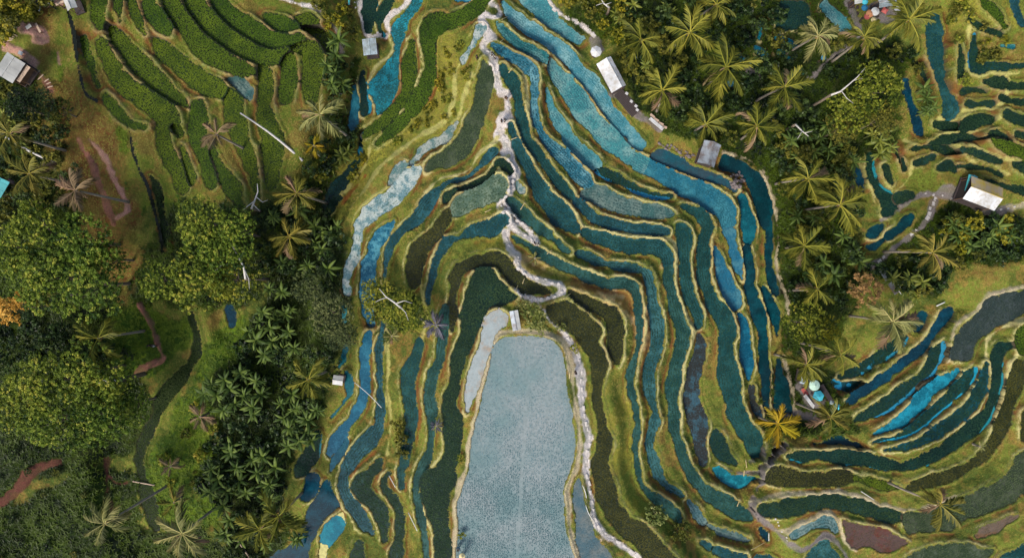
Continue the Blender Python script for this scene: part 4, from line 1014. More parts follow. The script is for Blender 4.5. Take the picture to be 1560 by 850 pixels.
# ---- palms
def frond_mesh(mat, seed, droop):
    r = random.Random(seed); mb = MB(); N = 18; sw = r.uniform(-.24, .24)
    def spine(t): return (t*1.0-.16*droop*t**3, sw*t*t, .30*t - droop*.55*t*t - .18*droop*t**5)
    pts = [spine(k/8) for k in range(9)]
    mb.tube(pts, [.020-.013*k/8 for k in range(9)], 4, tint=1.0)
    for k in range(1, N):
        t = .10+.88*k/N; x, y, z = spine(t); l = .40*math.sin(math.pi*min(1, .18+.80*t))**.7*(1-.25*t)
        for s in (-1, 1):
            a = R(48+r.uniform(-10, 10)-12*t); hang = R(38+r.uniform(-14, 18)); q = l*r.uniform(.8, 1.1)
            dx, dy, dz = q*math.cos(a), s*q*math.sin(a)*math.cos(hang), -q*math.sin(a)*math.sin(hang)-.25*droop*t*q
            w = .036
            mb.add([(x-w, y, z), (x+w, y, z+.004), (x+dx*.6+w*.8, y+dy*.6, z+dz*.45), (x+dx*.6-w*.6, y+dy*.6, z+dz*.5), (x+dx, y+dy, z+dz)],
                   [(0,1,2,3),(3,2,4)], tint=max(0, min(1, r.gauss(.42, .16)+.25*(t-.5))))
    return mb.mesh('frond', mat)
FROND = {}
def fronds(kind):
    if kind not in FROND: FROND[kind] = [frond_mesh(TINTS[kind], i*7+3, d) for i, d in enumerate((.35, .6, .9, 1.25))]
    return FROND[kind]
_ptrunk = {}
def palm(u, v, rp, h, kind, label, group=None, n=15, lean=(0, 0), name='coconut_palm', nuts=True, cat='palm'):
    gx, gy, g0 = G(u, v); zc = g0+h; cx, cy = W(u, v, zc)
    bx, by = cx+lean[0], cy+lean[1]; g0 = gz(bx, by); zc = max(zc, g0+.4)
    rad = rp*(CAM_H-zc)/FPX
    t = empty(name, (bx, by, g0))
    mb = MB(); hh = zc-g0
    P = [(lean[0]*-s**1.5, lean[1]*-s**1.5, -.2+(hh+.2)*s) for s in (0, .15, .3, .45, .6, .75, .9, 1.0)]
    mb.tube(P, [.24, .19, .17, .16, .15, .14, .13, .16], 8)
    ob('trunk', mb.mesh('trunk', M_PALMBARK, True), t)
    top = P[-1]; fr = fronds(kind); r = random.Random(int(u*31+v))
    a0 = r.uniform(0, 6.28)
    for k in range(n):
        a = a0+k*2.39996+r.uniform(-.38, .38); q = k/n
        sc = rad*(1.02 if q > .3 else .9)*r.uniform(.74, 1.14)
        if r.random() < .12 and k > 4: continue
        pitch = R(-52+78*q+r.uniform(-16, 18))       # young fronds stand, old ones hang
        dead = kind in ('frond', 'froncool', 'fronddark') and q > .78 and r.random() < .5
        ob('frond', (fronds('fronddry') if dead else fr)[min(3, int(q*2.6+r.random()*1.4))], t, (top[0]+.1*math.cos(a), top[1]+.1*math.sin(a), top[2]+.12*(1-q)),
           (r.uniform(-.45, .45), pitch*.6, a), (sc, sc*r.uniform(.8, 1.1), sc))
    if nuts:
        mb = MB()
        for k in range(6):
            a = k*1.05; mb.lathe([(.02,-.14),(.11,-.06),(.13,.02),(.08,.11),(.01,.14)], 7, ox=.3*math.cos(a), oy=.3*math.sin(a))
        ob('coconuts', mb.mesh('coconuts', M_NUT, True), t, (top[0], top[1], top[2]-.25))
    tag(t, label, cat, group); return t
M_NUT = mat_plain('coconut_husk', s_(150,120,50), .7, .3, 6)
for u, v, rp, h, l in [(977,62,43,9,'coconut palm nearest the white octagonal parasol'),(1051,50,48,10,'coconut palm between the bright bananas and the largest grove palm'),(1107,103,54,10,'largest coconut palm of the grove behind the long white roof'),
 (1009,138,44,9,'coconut palm over the long white table and pale benches'),(1153,193,40,9,'coconut palm of the grove above the mouth of the deep curving stream'),(1195,133,44,10,'coconut palm beside the small bright blue pools'),(1092,8,38,9,'coconut palm behind the largest palm of the grove')]:
    palm(u, v, rp, h, 'frond', l, 'palms in the grove behind the long white roof', lean=(random.uniform(-1.2,1.2), random.uniform(-1.2,1.2)))
palm(1075, 190, 40, 8, 'frond', 'coconut palm hanging its fronds over the grey tin roof', lean=(.6, .8))
for u, v, rp, k, l in [(1316,57,36,'frond','coconut palm standing at the edge of the cafe terrace with parasols'), (1385,30,48,'frond','large coconut palm spreading over the parasols of the cafe terrace'), (1246,55,40,'froncool','pale drooping palm beside the bright blue oblong pool')]:
    palm(u, v, rp, 9, k, l, lean=(random.uniform(-1,1), random.uniform(-1,1)))
for u, v, rp, l in [(1231,273,44,'coconut palm in the jungle strip where the deep stream bends'),(1280,312,48,'biggest coconut palm of the jungle strip facing the winding grey path'),(1225,375,40,'coconut palm leaning to the straight reach of the deep stream'),(1245,440,36,'coconut palm above the open crowned yellow green tree')]:
    palm(u, v, rp, 9, 'frond', l, 'palms beside the dark curving stream', lean=(random.uniform(-1,1), random.uniform(-1,1)))
palm(1420, 385, 42, 9, 'fronddark', 'coconut palm beside the stone stairway under the white roofed hut', lean=(-1, .5))
palm(1360, 490, 48, 9, 'froncool', 'pale fronded coconut palm between the tan shrub and dark blue terraces', lean=(-1.2, .3))
palm(1280, 540, 42, 9, 'frond', 'coconut palm at the head of the turquoise parasols beside blue terraces', lean=(-.8, .6))
palm(1228, 555, 36, 8.5, 'frond', 'coconut palm half hiding the pale green parasol', lean=(-.8, .4))
palm(1185, 645, 38, 6, 'frondgold', 'golden yellow coconut palm on the junction of terrace bunds', n=11, lean=(-.6, -.3))
palm(1265, 635, 36, 6, 'fronddark', 'olive coconut palm below the turquoise parasols', lean=(-.8, .2))
palm(1432, 768, 42, 8, 'fronddark', 'coconut palm with a bare leaning trunk among flooded terraces', n=13, lean=(-2.2, .4))
palm(488, 175, 44, 9, 'froncool', 'coconut palm below the dense green terraces next to a banana clump', lean=(1, -.6))
palm(330, 205, 34, 7, 'fronddry', 'dry brown palm standing among dense green terraces', n=11, lean=(.6, -.4))
for u, v, rp in [(15,205,38),(45,265,40),(115,290,38)]:
    palm(u, v, rp, 9, 'fronddry' if u > 50 else 'fronddark', 'dull coconut palm on the dark slope above the broadleaf canopy', 'palms above the broadleaf canopy', lean=(1.2, -.4))
for u, v, rp in [(440,360,42),(452,295,40)]:
    palm(u, v, rp, 8, 'fronddark', 'dark coconut palm in the ravine below the fallen trunk', 'palms in the western ravine', lean=(.8, 0))
palm(150, 515, 42, 8, 'frond', 'coconut palm squeezed between the two broadleaf canopies', n=11, lean=(.8, .2))
palm(470, 578, 38, 8, 'frond', 'golden green coconut palm beside the small white hut', n=12, lean=(.6, .2))
for u, v, rp in [(425,785,46),(396,806,40)]:
    palm(u, v, rp, 8, 'frond', 'coconut palm at the edge of the deep blue pool', 'palms at the deep blue pool', lean=(.6, .5))
palm(160, 797, 40, 9, 'froncool', 'silvery coconut palm with a white leaning trunk on the shaded slope', n=13, lean=(3.6, 2.2))
palm(278, 812, 48, 8, 'froncool', 'big silvery coconut palm near the dark grassy channel', lean=(1, .8))
palm(305, 635, 24, 2.5, 'fronddry', 'withered brown young palm in the bright meadow', n=9, nuts=False)
palm(260, 710, 20, 2.0, 'fronddry', 'small withered palm beside the dark grassy channel', n=8, nuts=False)
palm(265, 765, 26, 2.5, 'fronddark', 'small green palm below the meadow', n=9, nuts=False)
palm(664, 495, 24, 3, 'frondviolet', 'violet grey dead palm at the end of the teal terraces', n=14, nuts=False)
palm(665, 648, 12, 1.6, 'frondviolet', 'small violet grey dead palm on the narrow grass bund', n=12, nuts=False)
palm(597, 512, 15, 2, 'froncool', 'small pale palm between the leafy tree and dark strip', n=11, nuts=False)
palm(478, 222, 20, 3, 'frondgold', 'small golden palm beside the fallen trunk', n=10, nuts=False)
palm(815, 393, 13, .9, 'froncool', 'pale cut palm frond heap on the tan bank', n=7, nuts=False)
palm(1493, 680, 11, .9, 'froncool', 'small pale palm shoot on a grass bund between terraces', n=9, nuts=False)
palm(60, 450, 26, 7, 'frond', 'drooping palm half hidden under the broadleaf canopy', n=9, nuts=False)

# ---- banana plants
def banana_leaf(seed, mat):
    r = random.Random(seed); mb = MB(); n = 7; vs = []
    for k in range(n):
        t = k/(n-1); w = .125*math.sin(math.pi*min(1, .12+.86*t))**.7; x = t; z = .42*t-.62*t*t
        vs += [(x, -w, z-.05-.04*r.random()), (x, 0, z), (x, w, z-.05-.04*r.random())]
    fs = []
    for k in range(n-1):
        a = k*3; fs += [(a, a+3, a+4, a+1), (a+1, a+4, a+5, a+2)]
    mb.add(vs, fs); mb.t = [(.85 if i % 3 == 1 else r.uniform(.15, .6)) for i in range(len(vs))]
    return mb.mesh('leaf', mat, True)
BAN = {k: [banana_leaf(i, TINTS[k]) for i in range(4)] for k in ('banana', 'bananalight')}
M_STEM = mat_plain('banana_stem', s_(96,104,58), .7, .3, 5)
_mb = MB(); _mb.tube([(0,0,-.2),(.02,0,.5),(0,.02,1.0)], [.13,.11,.07], 8); STEM = _mb.mesh('stem', M_STEM, True)
def banana(u, v, h, size, kind, label, group):
    x, y, z = G(u, v); zc = z+h; x, y = W(u, v, zc); z = gz(x, y); r = random.Random(int(u*17+v*3))
    t = empty('banana_plant', (x, y, z))
    ob('stem', STEM, t, (0, 0, 0), None, (1, 1, zc-z))
    n = r.randint(9, 12); a0 = r.random()*6
    for k in range(n):
        a = a0+k*2.39996+r.uniform(-.3, .3); q = k/n; s = size*r.uniform(.75, 1.15)
        ob('leaf', r.choice(BAN[kind]), t, (0, 0, zc-z), (r.uniform(-.5, .5), R(-48+78*q+r.uniform(-14, 14)), a), (s, s*r.uniform(.8, 1.3), s))
    tag(t, label, 'banana plant', group)
def bananas(pts, h, size, kind, label, group):
    r = random.Random(len(pts))
    for s in pts.split():
        u, v = (float(q) for q in s.split(','))
        banana(u, v, r.uniform(*h), size*r.uniform(.55, .86), kind, label, group)
        if r.random() < .6: banana(u+r.uniform(-11, 11), v+r.uniform(-11, 11), r.uniform(*h)*.75, size*r.uniform(.45, .7), kind, label, group)
bananas('510,112 498,100 521,128 505,128 516,62 512,85', (1.8,3), 2.2, 'banana', 'banana plant in the clump beside the small pale roofed hut', 'bananas beside the pale hut')
bananas('521,238 507,252 530,232', (1.5,2.2), 1.9, 'bananalight', 'bright banana plant at the dark stream bend below the fallen trunk', 'bananas at the stream bend')
bananas('470,405 455,320 505,355 490,380 430,400 415,330 480,345 500,410 410,440 430,445', (1.8,3), 2.2, 'banana', 'dark banana plant in the ravine under the coconut palms', 'bananas in the western ravine')
bananas('412,500 390,518 420,488 440,505 402,540 432,530 395,490 448,530 378,505 415,520 400,475 435,478', (2,3.2), 2.1, 'banana', 'banana plant in the dark clump below the grey green trees', 'bananas below the grey green trees')
bananas('350,592 330,602 372,602 342,578 366,568 398,602 390,580 322,585 358,615 385,620 340,625 312,600', (2,3), 2.3, 'banana', 'banana plant in the clump on the edge of the bright meadow', 'bananas on the meadow edge')
bananas('452,622 470,640 440,652 456,672 432,637 482,625 465,660 445,600 428,615 440,680', (2,3), 2.2, 'banana', 'banana plant in the clump between meadow and narrow stream', 'bananas by the narrow stream')
bananas('360,712 332,730 392,720 412,738 345,748 375,750 420,712 322,715 400,695 352,690 385,700 410,760 365,732 340,770 320,750', (2,3), 2.3, 'banana', 'bluish banana plant in the big clump above the palms at the deep pool', 'bananas above the deep pool')
bananas('350,792 368,822 345,815 405,828 455,820', (1.5,2.5), 2.0, 'banana', 'banana plant under the palms at the deep blue pool', 'bananas under the pool palms')
bananas('1340,215 1352,202 1345,188 1330,205 1358,225 1340,235', (1.8,2.8), 2.0, 'bananalight', 'yellowish banana plant below the lime green trees', 'bananas below the lime trees')
bananas('1411,150 1421,165 1408,135 1412,170', (1.5,2.4), 1.9, 'banana', 'banana plant on the strip between two narrow channels', 'bananas between channels')
bananas('1240,232 1226,203 1262,190 1300,248 1216,238 1205,215 1262,228 1285,225 1250,210', (1.8,3), 2.1, 'banana', 'banana plant in the jungle above the dark curving stream', 'bananas above the dark stream')
bananas('1240,330 1255,400 1300,380 1215,330 1310,400 1270,420 1285,360', (1.8,2.8), 2.1, 'banana', 'banana plant in the jungle strip among the stream palms', 'bananas among the stream palms')
bananas('1470,350 1498,368 1452,342 1520,345 1540,360 1480,375 1510,360 1460,362', (1.5,2.5), 2.0, 'banana', 'banana plant on the slope under the white roofed hut', 'bananas under the white hut')
bananas('1378,440 1395,452 1385,425 1405,430 1360,425', (1.2,2), 1.8, 'bananalight', 'bright banana plant below the stone stairway', 'bananas below the stairway')
bananas('12,195 30,215 8,180 20,180', (1.5,2.5), 2.0, 'bananalight', 'banana plant on the slope under the dark tree', 'bananas under the dark tree')
bananas('945,30 965,8 1020,20 985,100', (1.5,2.5), 1.9, 'bananalight', 'bright banana plant among the shrubs above the stepping stones', 'bananas above the stepping stones')
# ------------------------------------------------------------------ stones, huts, parasols, people, poles
M_STONE = mat_plain('stepping_stone', s_(202,194,186), .9, .3, 2.5)
M_ROCK = mat_plain('boulder_stone', s_(128,116,114), .9, .4, 2.5)
M_BAMBOO = mat_plain('bamboo', s_(206,184,132), .6, .25, 5)
M_WHITEPOLE = mat_plain('bleached_pole', s_(214,212,206), .6, .15, 4)
M_ROOFW = mat_plain('roof_white_sheet', s_(204,206,208), .5, .10, 1.6, c2=s_(176,170,160), bmp=.15)
M_ROOFB = mat_plain('roof_pale_blue', s_(172,188,194), .5, .12, 1.5, c2=s_(138,146,142), bmp=.15)
M_TIN = mat_plain('roof_tin', s_(158,166,172), .4, .45, .9, c2=s_(110,96,88), metal=.3)
M_TINLIGHT = mat_plain('roof_tin_light', s_(176,176,170), .5, .2, 1.2)
M_TEAL = mat_plain('roof_teal_sheet', s_(70,168,172), .5, .12, 1.2)
M_THATCH = mat_plain('roof_thatch_moss', s_(158,142,118), .95, .3, .7, c2=s_(170,146,50))
M_WOOD = mat_plain('timber', s_(120,90,66), .8, .3, 4)
M_DARKWOOD = mat_plain('dark_timber', s_(64,54,52), .8, .3, 3)
M_PALEWOOD = mat_plain('pale_timber', s_(196,170,146), .8, .2, 4)
M_WHITE = mat_plain('white_cloth', s_(226,224,216), .8, .06, 3)
M_TURQ = mat_plain('turquoise_cloth', s_(72,190,206), .7, .12, 2)
M_MINT = mat_plain('mint_cloth', s_(192,222,200), .7, .08, 2)
M_ORANGE = mat_plain('orange_cloth', s_(222,150,100), .7, .12, 2)
M_RED = mat_plain('red_cloth', s_(192,92,84), .7, .12, 2)
M_BLUE = mat_plain('blue_cloth', s_(30,118,158), .7, .12, 2)
M_SKIN = mat_plain('skin', s_(150,104,80), .6, .08, 8)
M_BLACK = mat_plain('black_cloth', s_(24,24,28), .8, .1, 8)
M_HAIR = mat_plain('dark_hair', s_(22,18,16), .6, .1, 8)
M_STRAW = mat_plain('straw', s_(222,204,150), .8, .1, 6)
def stone_mesh(seed, flat=.22):
    r = random.Random(seed); mb = MB(); n = 7
    rr = [r.uniform(.40, .56) for _ in range(n)]; sx = r.uniform(.85, 1.2)
    ring = lambda q, z: [(q*rr[k]*sx*math.cos(k*6.283/n), q*rr[k]*math.sin(k*6.283/n), z+r.uniform(-.01, .01)) for k in range(n)]
    vs = ring(1.0, -.1)+ring(1.02, flat*.55)+ring(.80, flat)
    fs = [(i*n+k, i*n+(k+1) % n, (i+1)*n+(k+1) % n, (i+1)*n+k) for i in range(2) for k in range(n)]+[tuple(2*n+k for k in range(n))]
    mb.add(vs, fs); return mb
STONES = [stone_mesh(i).mesh('stone', M_STONE) for i in range(6)]
SLABS = []
for i in range(4):
    mb = MB(); mb.box(0, 0, .03, .92+.1*(i % 2), .78+.06*i, .20); SLABS.append(mb.mesh('stone', M_STONE))
def stone_path(name, pts, step, size, label, meshes=STONES, dz=.02):
    P = catmull([G(*[float(q) for q in s.split(',')])[:2] for s in pts.split()], False, 6)
    root = empty(name, (P[0][0], P[0][1], gz(*P[0]))); root['kind'] = 'structure'; root['label'] = label
    seg = np.hypot(*np.diff(P, axis=0).T); S = np.concatenate([[0], np.cumsum(seg)]); r = random.Random(len(pts))
    s = 0.0
    while s < S[-1]:
        x, y = np.interp(s, S, P[:,0]), np.interp(s, S, P[:,1]); x2, y2 = np.interp(s+.2, S, P[:,0]), np.interp(s+.2, S, P[:,1])
        a = math.atan2(y2-y, x2-x) + r.uniform(-.25, .25)
        x += r.uniform(-.12, .12); y += r.uniform(-.12, .12); k = size*.74*r.uniform(.78, 1.18)
        rl = root.location
        ob('stone', r.choice(meshes), root, (x-rl[0], y-rl[1], gz(x, y)+dz-rl[2]), (r.uniform(-.05,.05), r.uniform(-.05,.05), a), (k, k*r.uniform(.8,1.05), k*.7))
        s += step*(1.2 if meshes is SLABS else 1.08)*r.uniform(.85, 1.2)
    return root
stone_path('stone_path', '746,-4 748,6 757,11 762,21 757,26 747,26 740,23 734,29 738,37', .85, .78, 'stepping stones of the spur path at the narrow end')
stone_path('stone_path', '738,62 737,75 746,83 751,90', .85, .72, 'stepping stones crossing the pale clearing on the spur')
stone_path('stone_path', '757,112 758,122 759,130 763,138', .8, .65, 'stepping stones above the upper clearing')
stone_path('stone_path', '774,148 774,160 774,168', .7, .70, 'short row of stepping stones between two clearings')
stone_path('stone_path', '762,196 758,205 768,209 774,222 777,238', .8, .66, 'stepping stones below the wide clearing')
stone_path('stone_path', '783,268 780,278 779,287 772,298 767,306 776,320 786,334 802,347 813,361', .84, .80, 'stepping stones beside the narrow teal paddy')
stone_path('stone_path', '764,314 768,325 775,341 794,356 817,370', .95, .62, 'lower stepping stones along the pale bund')
stone_path('stone_path', '772,354 773,368 781,385', .85, .74, 'stepping stones going down the tan bank')
stone_path('stone_path', '789,393 789,408 806,420 828,428 852,434 855,444 844,452 826,457 806,455 798,446', .86, .80, 'stepping stones looping over the pond head')
stone_path('stone_path', '860,507 875,532 883,556 885,580 886,602 888,625 894,655 898,668 893,690 892,702 894,726 902,766 907,793 919,811 936,823 951,832 972,848 988,862', .92, .84, 'white paving slabs along the pond bund', SLABS)
stone_path('stone_path', '832,-4 845,15 860,25 880,35 895,45 905,54', .95, .86, 'row of pale paving stones along the upper blue terrace', SLABS)
stone_path('stone_path', '548,3 552,20 554,38 558,54', .62, .42, 'dotted row of small stones beside the pale roofed hut')
stone_path('stone_path', '540,4 545,8 541,12', .5, .40, 'few small stones at the end of the dotted row')
stone_path('stone_path', '563,57 572,54 577,51 581,53 587,55', .6, .58, 'cluster of stones by the pale roofed hut')
stone_path('stone_path', '624,0 614,12 599,22 591,27 590,41 594,47', 1.0, .72, 'stones along the curved bund of the bright blue paddy')
stone_path('stone_path', '432,0 447,5 462,9', .9, .5, 'pale stones at the start of the grey track')
stone_path('stone_path', '1411,296 1424,298 1432,297 1442,299 1452,305 1463,309 1472,312', .95, .50, 'stepping stones to the white roofed hut')
stone_path('stone_path', '1524,320 1536,318 1545,316 1552,313', .9, .50, 'stepping stones beyond the white roofed hut')
stone_path('stone_path', '1424,304 1419,315 1415,328 1409,338', .55, .80, 'narrow stone stairway under the white roofed hut', SLABS)
stone_path('stone_path', '1394,352 1388,357', .5, .6, 'lower steps of the stone stairway', SLABS)
stone_path('stone_path', '1345,393 1338,399', .5, .7, 'stone steps at the foot of the walkway', SLABS)
stone_path('stone_path', '1165,770 1178,784 1186,800 1196,816 1206,830', .7, .42, 'grey stones in the eroded gully between terraces', STONES)
# boulders
BOULD = []
for i in range(5):
    r = random.Random(i+50); mb = MB(); prof = [(.05,-.3),(.42,-.15),(.5,.1),(.34,.32),(.08,.42)]
    mb.lathe(prof, 7); mb.v = [(x*(1+r.uniform(-.25,.25)), y*(1+r.uniform(-.25,.25)), z*(1+r.uniform(-.2,.2))) for x, y, z in mb.v]
    BOULD.append(mb.mesh('boulder', M_ROCK))
def rubble(u0, v0, ru, rv, n, smin, smax, ang, label, group, seed):
    r = random.Random(seed)
    for k in range(n):
        a = r.random()*6.283; q = math.sqrt(r.random()); du, dv = q*ru*math.cos(a), q*rv*math.sin(a); c, s = math.cos(ang), math.sin(ang)
        x, y, z = G(u0+du*c-dv*s, v0+du*s+dv*c); k_ = r.uniform(smin, smax)
        o = ob('boulder', r.choice(BOULD), None, (x, y, z+.1*k_+.25*(1-q)*smax), (r.random(), r.random(), r.random()*6), k_)
        tag(o, label, 'rock', group)
rubble(1122, 275, 11, 13, 34, .35, .75, .2, 'grey boulder in the heap between two dark blue pools', 'boulders in the heap', 1)
rubble(1040, 235, 40, 6, 46, .22, .5, .42, 'small stone in the rubble strip below the grey tin hut', 'stones in the rubble strip', 2)
rubble(1228, 585, 5, 9, 8, .25, .45, 0, 'stone beside the pale tables under the palm', 'stones beside the tables', 4)

# ---- huts
def hut(name, u, v, L, Wd, rot, h, mats, label, rise=.55, posts=True, walls=None, over=.25, ribs=9, cat='hut', ridge_off=0.0, deck=True):
    """gabled shelter: roof slopes of ribbed sheets on posts; L along the ridge, Wd across (metres)"""
    gx, gy, g0 = G(u, v); x, y = W(u, v, g0+h+rise*.5); g0 = max(gz(x+dx, y+dy) for dx in (-1,0,1) for dy in (-1,0,1))
    t = empty(name, (x, y, g0), rot)
    for s in (-1, 1):
        hw = Wd/2*(1+s*ridge_off); mb = MB(); n = max(4, int(L/.42))
        for k in range(n):                     # overlapping sheets, each slightly proud of the next
            x0 = -L/2+L*k/n; x1 = x0+L/n*1.02; e = .022*(k % 2); tn = .5+.28*math.sin(k*12.9898+L*7)
            y0, y1 = 0.02*s, s*hw; z0, z1 = h+rise+e, h+e
            vs = [(x0,y0,z0),(x1,y0,z0),(x1,y1,z1),(x0,y1,z1)]; vs += [(a,b,c-.035) for a,b,c in vs]
            mb.add(vs, [(0,1,2,3),(7,6,5,4),(0,4,5,1),(1,5,6,2),(2,6,7,3),(3,7,4,0)], tn)
        slope = ob('roof_slope', mb.mesh('roof_slope', mats[0] if s < 0 else mats[1]), t)
    mb = MB(); mb.tube([(-L/2-.02,0,h+rise+.02),(L/2+.02,0,h+rise+.02)], [.07,.07], 6); ob('ridge_cap', mb.mesh('ridge_cap', mats[1]), slope)
    if posts:
        for sx in (-1, 1):
            for sy in (-1, 1):
                mb = MB(); mb.tube([(sx*(L/2-over), sy*(Wd/2*(1+sy*ridge_off)-over), -.5), (sx*(L/2-over), sy*(Wd/2*(1+sy*ridge_off)-over), h+.05)], [.06,.05], 6)
                ob('post', mb.mesh('post', M_WOOD), t)
    if walls:
        mb = MB(); mb.box(0, Wd/2*ridge_off, h*.42, L-2*over-.1, Wd-2*over-.1, h*.8); ob('wall', mb.mesh('wall', walls), t)
    if deck:
        mb = MB(); mb.box(0, 0, .06, L-.2, Wd-.2, .16); ob('floor', mb.mesh('floor', M_DARKWOOD), t)
    tag(t, label, cat); return t
K = .0949
hut('hut', 564, 73, 25*K, 21*K, R(-84), 2.2, (M_ROOFB, M_ROOFB), 'small hut with a pale blue grey roof above the bright blue paddy', rise=.12)
hut('long_shelter', 935, 112, 50*K, 25*K, R(-62), 2.3, (M_ROOFW, M_ROOFW), 'long white roofed shelter beside the light blue terraces', rise=.5, ridge_off=-.35)
hut('tin_hut', 1078, 236, 36*K, 27*K, R(72), 2.4, (M_TIN, M_TIN), 'grey tin gabled hut under a palm beside the deep stream', rise=.75, walls=M_DARKWOOD)
hut('field_house', 1501, 294, 50*K, 36*K, R(-21), 2.6, (M_ROOFW, M_THATCH), 'hut with one white roof slope and one mossy thatched slope', rise=.9, walls=M_DARKWOOD)
hut('lean_to', 1480, 280, 25*K, 14*K, R(75), 2.0, (M_TEAL, M_TEAL), 'narrow teal roofed lean to beside the mossy roofed hut', rise=.2)
hut('tin_hut', 14, 103, 33*K, 30*K, R(57), 2.6, (M_TINLIGHT, M_TINLIGHT), 'tin roofed hut beside the earthen court on the upper slope', rise=.4, walls=M_WOOD)
hut('porch', 36, 113, 26*K, 7*K, R(55), 2.0, (M_PALEWOOD, M_PALEWOOD), 'narrow pale timber porch beside the tin roofed hut', rise=.08)
hut('shelter', 107, 4, 22*K, 15*K, R(-68), 2.0, (M_TINLIGHT, M_TINLIGHT), 'small pale grey shelter at the head of the dark ditch', rise=.35)
hut('market_stall', 91, 4, 14*K, 4*K, R(22), 1.6, (M_PALEWOOD, M_PALEWOOD), 'narrow pale plank canopy joined to the small grey shelter', rise=.05)
hut('hut', 515, 579, 15*K, 14*K, R(-8), 1.8, (M_ROOFW, M_TINLIGHT), 'tiny white roofed hut on the narrow stream', rise=.15)
hut('hut', -3, 284, 26*K, 22*K, R(60), 2.4, (M_TEAL, M_TEAL), 'hut with a bright teal roof in the dark trees', rise=.4)
hut('lean_to', 785, 488, 28*K, 12*K, R(100), 1.7, (M_TINLIGHT, M_TIN), 'pale grey lean to roof half under the shrub at the pond head', rise=.12)
hut('cafe_shelter', 1353, 2, 26*K, 14*K, R(10), 2.3, (M_ROOFB, M_ROOFW), 'white roofed cafe shelter above the parasols', rise=.3)
hut('hut', 1307, 0, 12*K, 12*K, R(10), 2.0, (M_TINLIGHT, M_ROOFW), 'small grey roofed hut at the head of the cafe track', rise=.2)
hut('shelter', 1226, 574, 22*K, 12*K, R(80), 2.0, (M_ROOFW, M_ROOFB), 'white roofed shelter half hidden by the palm beside the parasols', rise=.2)
hut('market_stall', 533, 4, 12*K, 2.5*K, R(90), 1.2, (M_TEAL, M_TEAL), 'narrow teal canopy beside the dotted stones', rise=.03, deck=False)

# ---- parasols
def parasol(u, v, rp, h, mat, label, n=8, rise=.35):
    gx, gy, g0 = G(u, v); x, y = W(u, v, g0+h); g0 = gz(x, y); r = rp*K*.98
    t = empty('parasol', (x, y, g0), random.random())
    mb = MB(); vs = [(0,0,h+rise)]
    for k in range(n): vs.append((r*math.cos(k*6.283/n), r*math.sin(k*6.283/n), h))
    for k in range(n): vs.append((r*math.cos(k*6.283/n), r*math.sin(k*6.283/n), h-.12))
    mb.add(vs, [(0, 1+k, 1+(k+1) % n) for k in range(n)]+[(1+k, 1+n+k, 1+n+(k+1) % n, 1+(k+1) % n) for k in range(n)])
    can = ob('canopy', mb.mesh('canopy', mat), t)
    mb = MB(); mb.tube([(0,0,0),(0,0,h+rise+.12)], [.035,.03], 6); ob('pole', mb.mesh('pole', M_WOOD), t)
    mb = MB(); mb.lathe([(.28,0),(.28,.08),(.06,.12)], 10); ob('base', mb.mesh('base', M_DARKWOOD), t)
    mb = MB()
    for k in range(n): mb.tube([(0,0,h+rise-.04),(r*.97*math.cos(k*6.283/n), r*.97*math.sin(k*6.283/n), h-.03)], [.012,.01], 4)
    ob('ribs', mb.mesh('ribs', M_WOOD), can)
    tag(t, label, 'parasol'); return t
parasol(908, 79, 9, 2.3, M_ROOFW, 'white octagonal parasol at the end of the paving stone row')
parasol(1244, 588, 8.5, 2.3, M_MINT, 'round pale mint parasol above the turquoise one', n=14)
parasol(1249, 604, 9, 2.1, M_TURQ, 'turquoise parasol below the pale mint one', n=6)
parasol(1279, 621, 6, 2.0, M_TURQ, 'small turquoise parasol at the end of the boardwalk', n=4)
parasol(1270, 614, 4, 2.1, M_ROOFB, 'small white parasol at the end of the boardwalk', n=4)
parasol(1336, 16, 6.5, 2.3, M_WHITE, 'round white parasol on the cafe terrace', n=14)
parasol(1327, 20, 6, 2.2, M_ORANGE, 'round orange parasol on the cafe terrace', n=14)
parasol(1322, 25, 5, 2.0, M_RED, 'small red parasol tucked beside the orange one', n=10)
parasol(1350, 15, 6, 2.2, M_RED, 'square red parasol on the cafe terrace', n=4)
parasol(1319, 11, 5, 2.2, M_BLUE, 'dark blue parasol on the cafe terrace', n=8)
parasol(1320, 1, 5, 2.2, M_TURQ, 'turquoise parasol behind the dark blue one', n=8)
parasol(1333, 29, 4, 2.0, M_STRAW, 'small straw parasol on the cafe terrace', n=12)
parasol(1255, 88, 4, 1.9, M_BLUE, 'small bright blue parasol under the jungle palms', n=8)
# ---- benches, loungers and tables
def bench(name, u, v, L, Wd, rot, mat, label, cat, group=None, h=.45, back=False, n=4):
    x, y, z = G(u, v); t = empty(name, (x, y, z+.03), rot)
    for k in range(n):
        mb = MB(); mb.box(0, -Wd/2+Wd*(k+.5)/n, h, L, Wd/n*.86, .05); ob('slat', mb.mesh('slat', mat), t)
    for sx in (-1, 1):
        for sy in (-1, 1):
            mb = MB(); mb.box(sx*(L/2-.1), sy*(Wd/2-.06), h/2-.05, .07, .07, h+.05); ob('leg', mb.mesh('leg', M_WOOD), t)
    if back:
        mb = MB(); mb.box(0, Wd/2, h+.25, L, .05, .4); ob('backrest', mb.mesh('backrest', mat), t)
    tag(t, label, cat, group); return t
bench('long_table', 999, 190, 2.6, .5, R(-40), M_ROOFW, 'long white table on the terrace below the deck', 'table')
for i, (u, v) in enumerate([(993,178),(999,184),(1006,190),(1011,195)]):
    bench('bench', u, v, .8, .35, R(-40+8*i), M_PALEWOOD, 'short pale bench beside the long white table', 'bench', 'benches beside the long white table')
for i, (u, v) in enumerate([(954,144),(961,156),(968,163),(970,169)]):
    bench('stool', u, v, .45, .38, R(-35), M_ROOFW, 'small white stool on the dark deck', 'stool', 'stools on the dark deck', n=2)
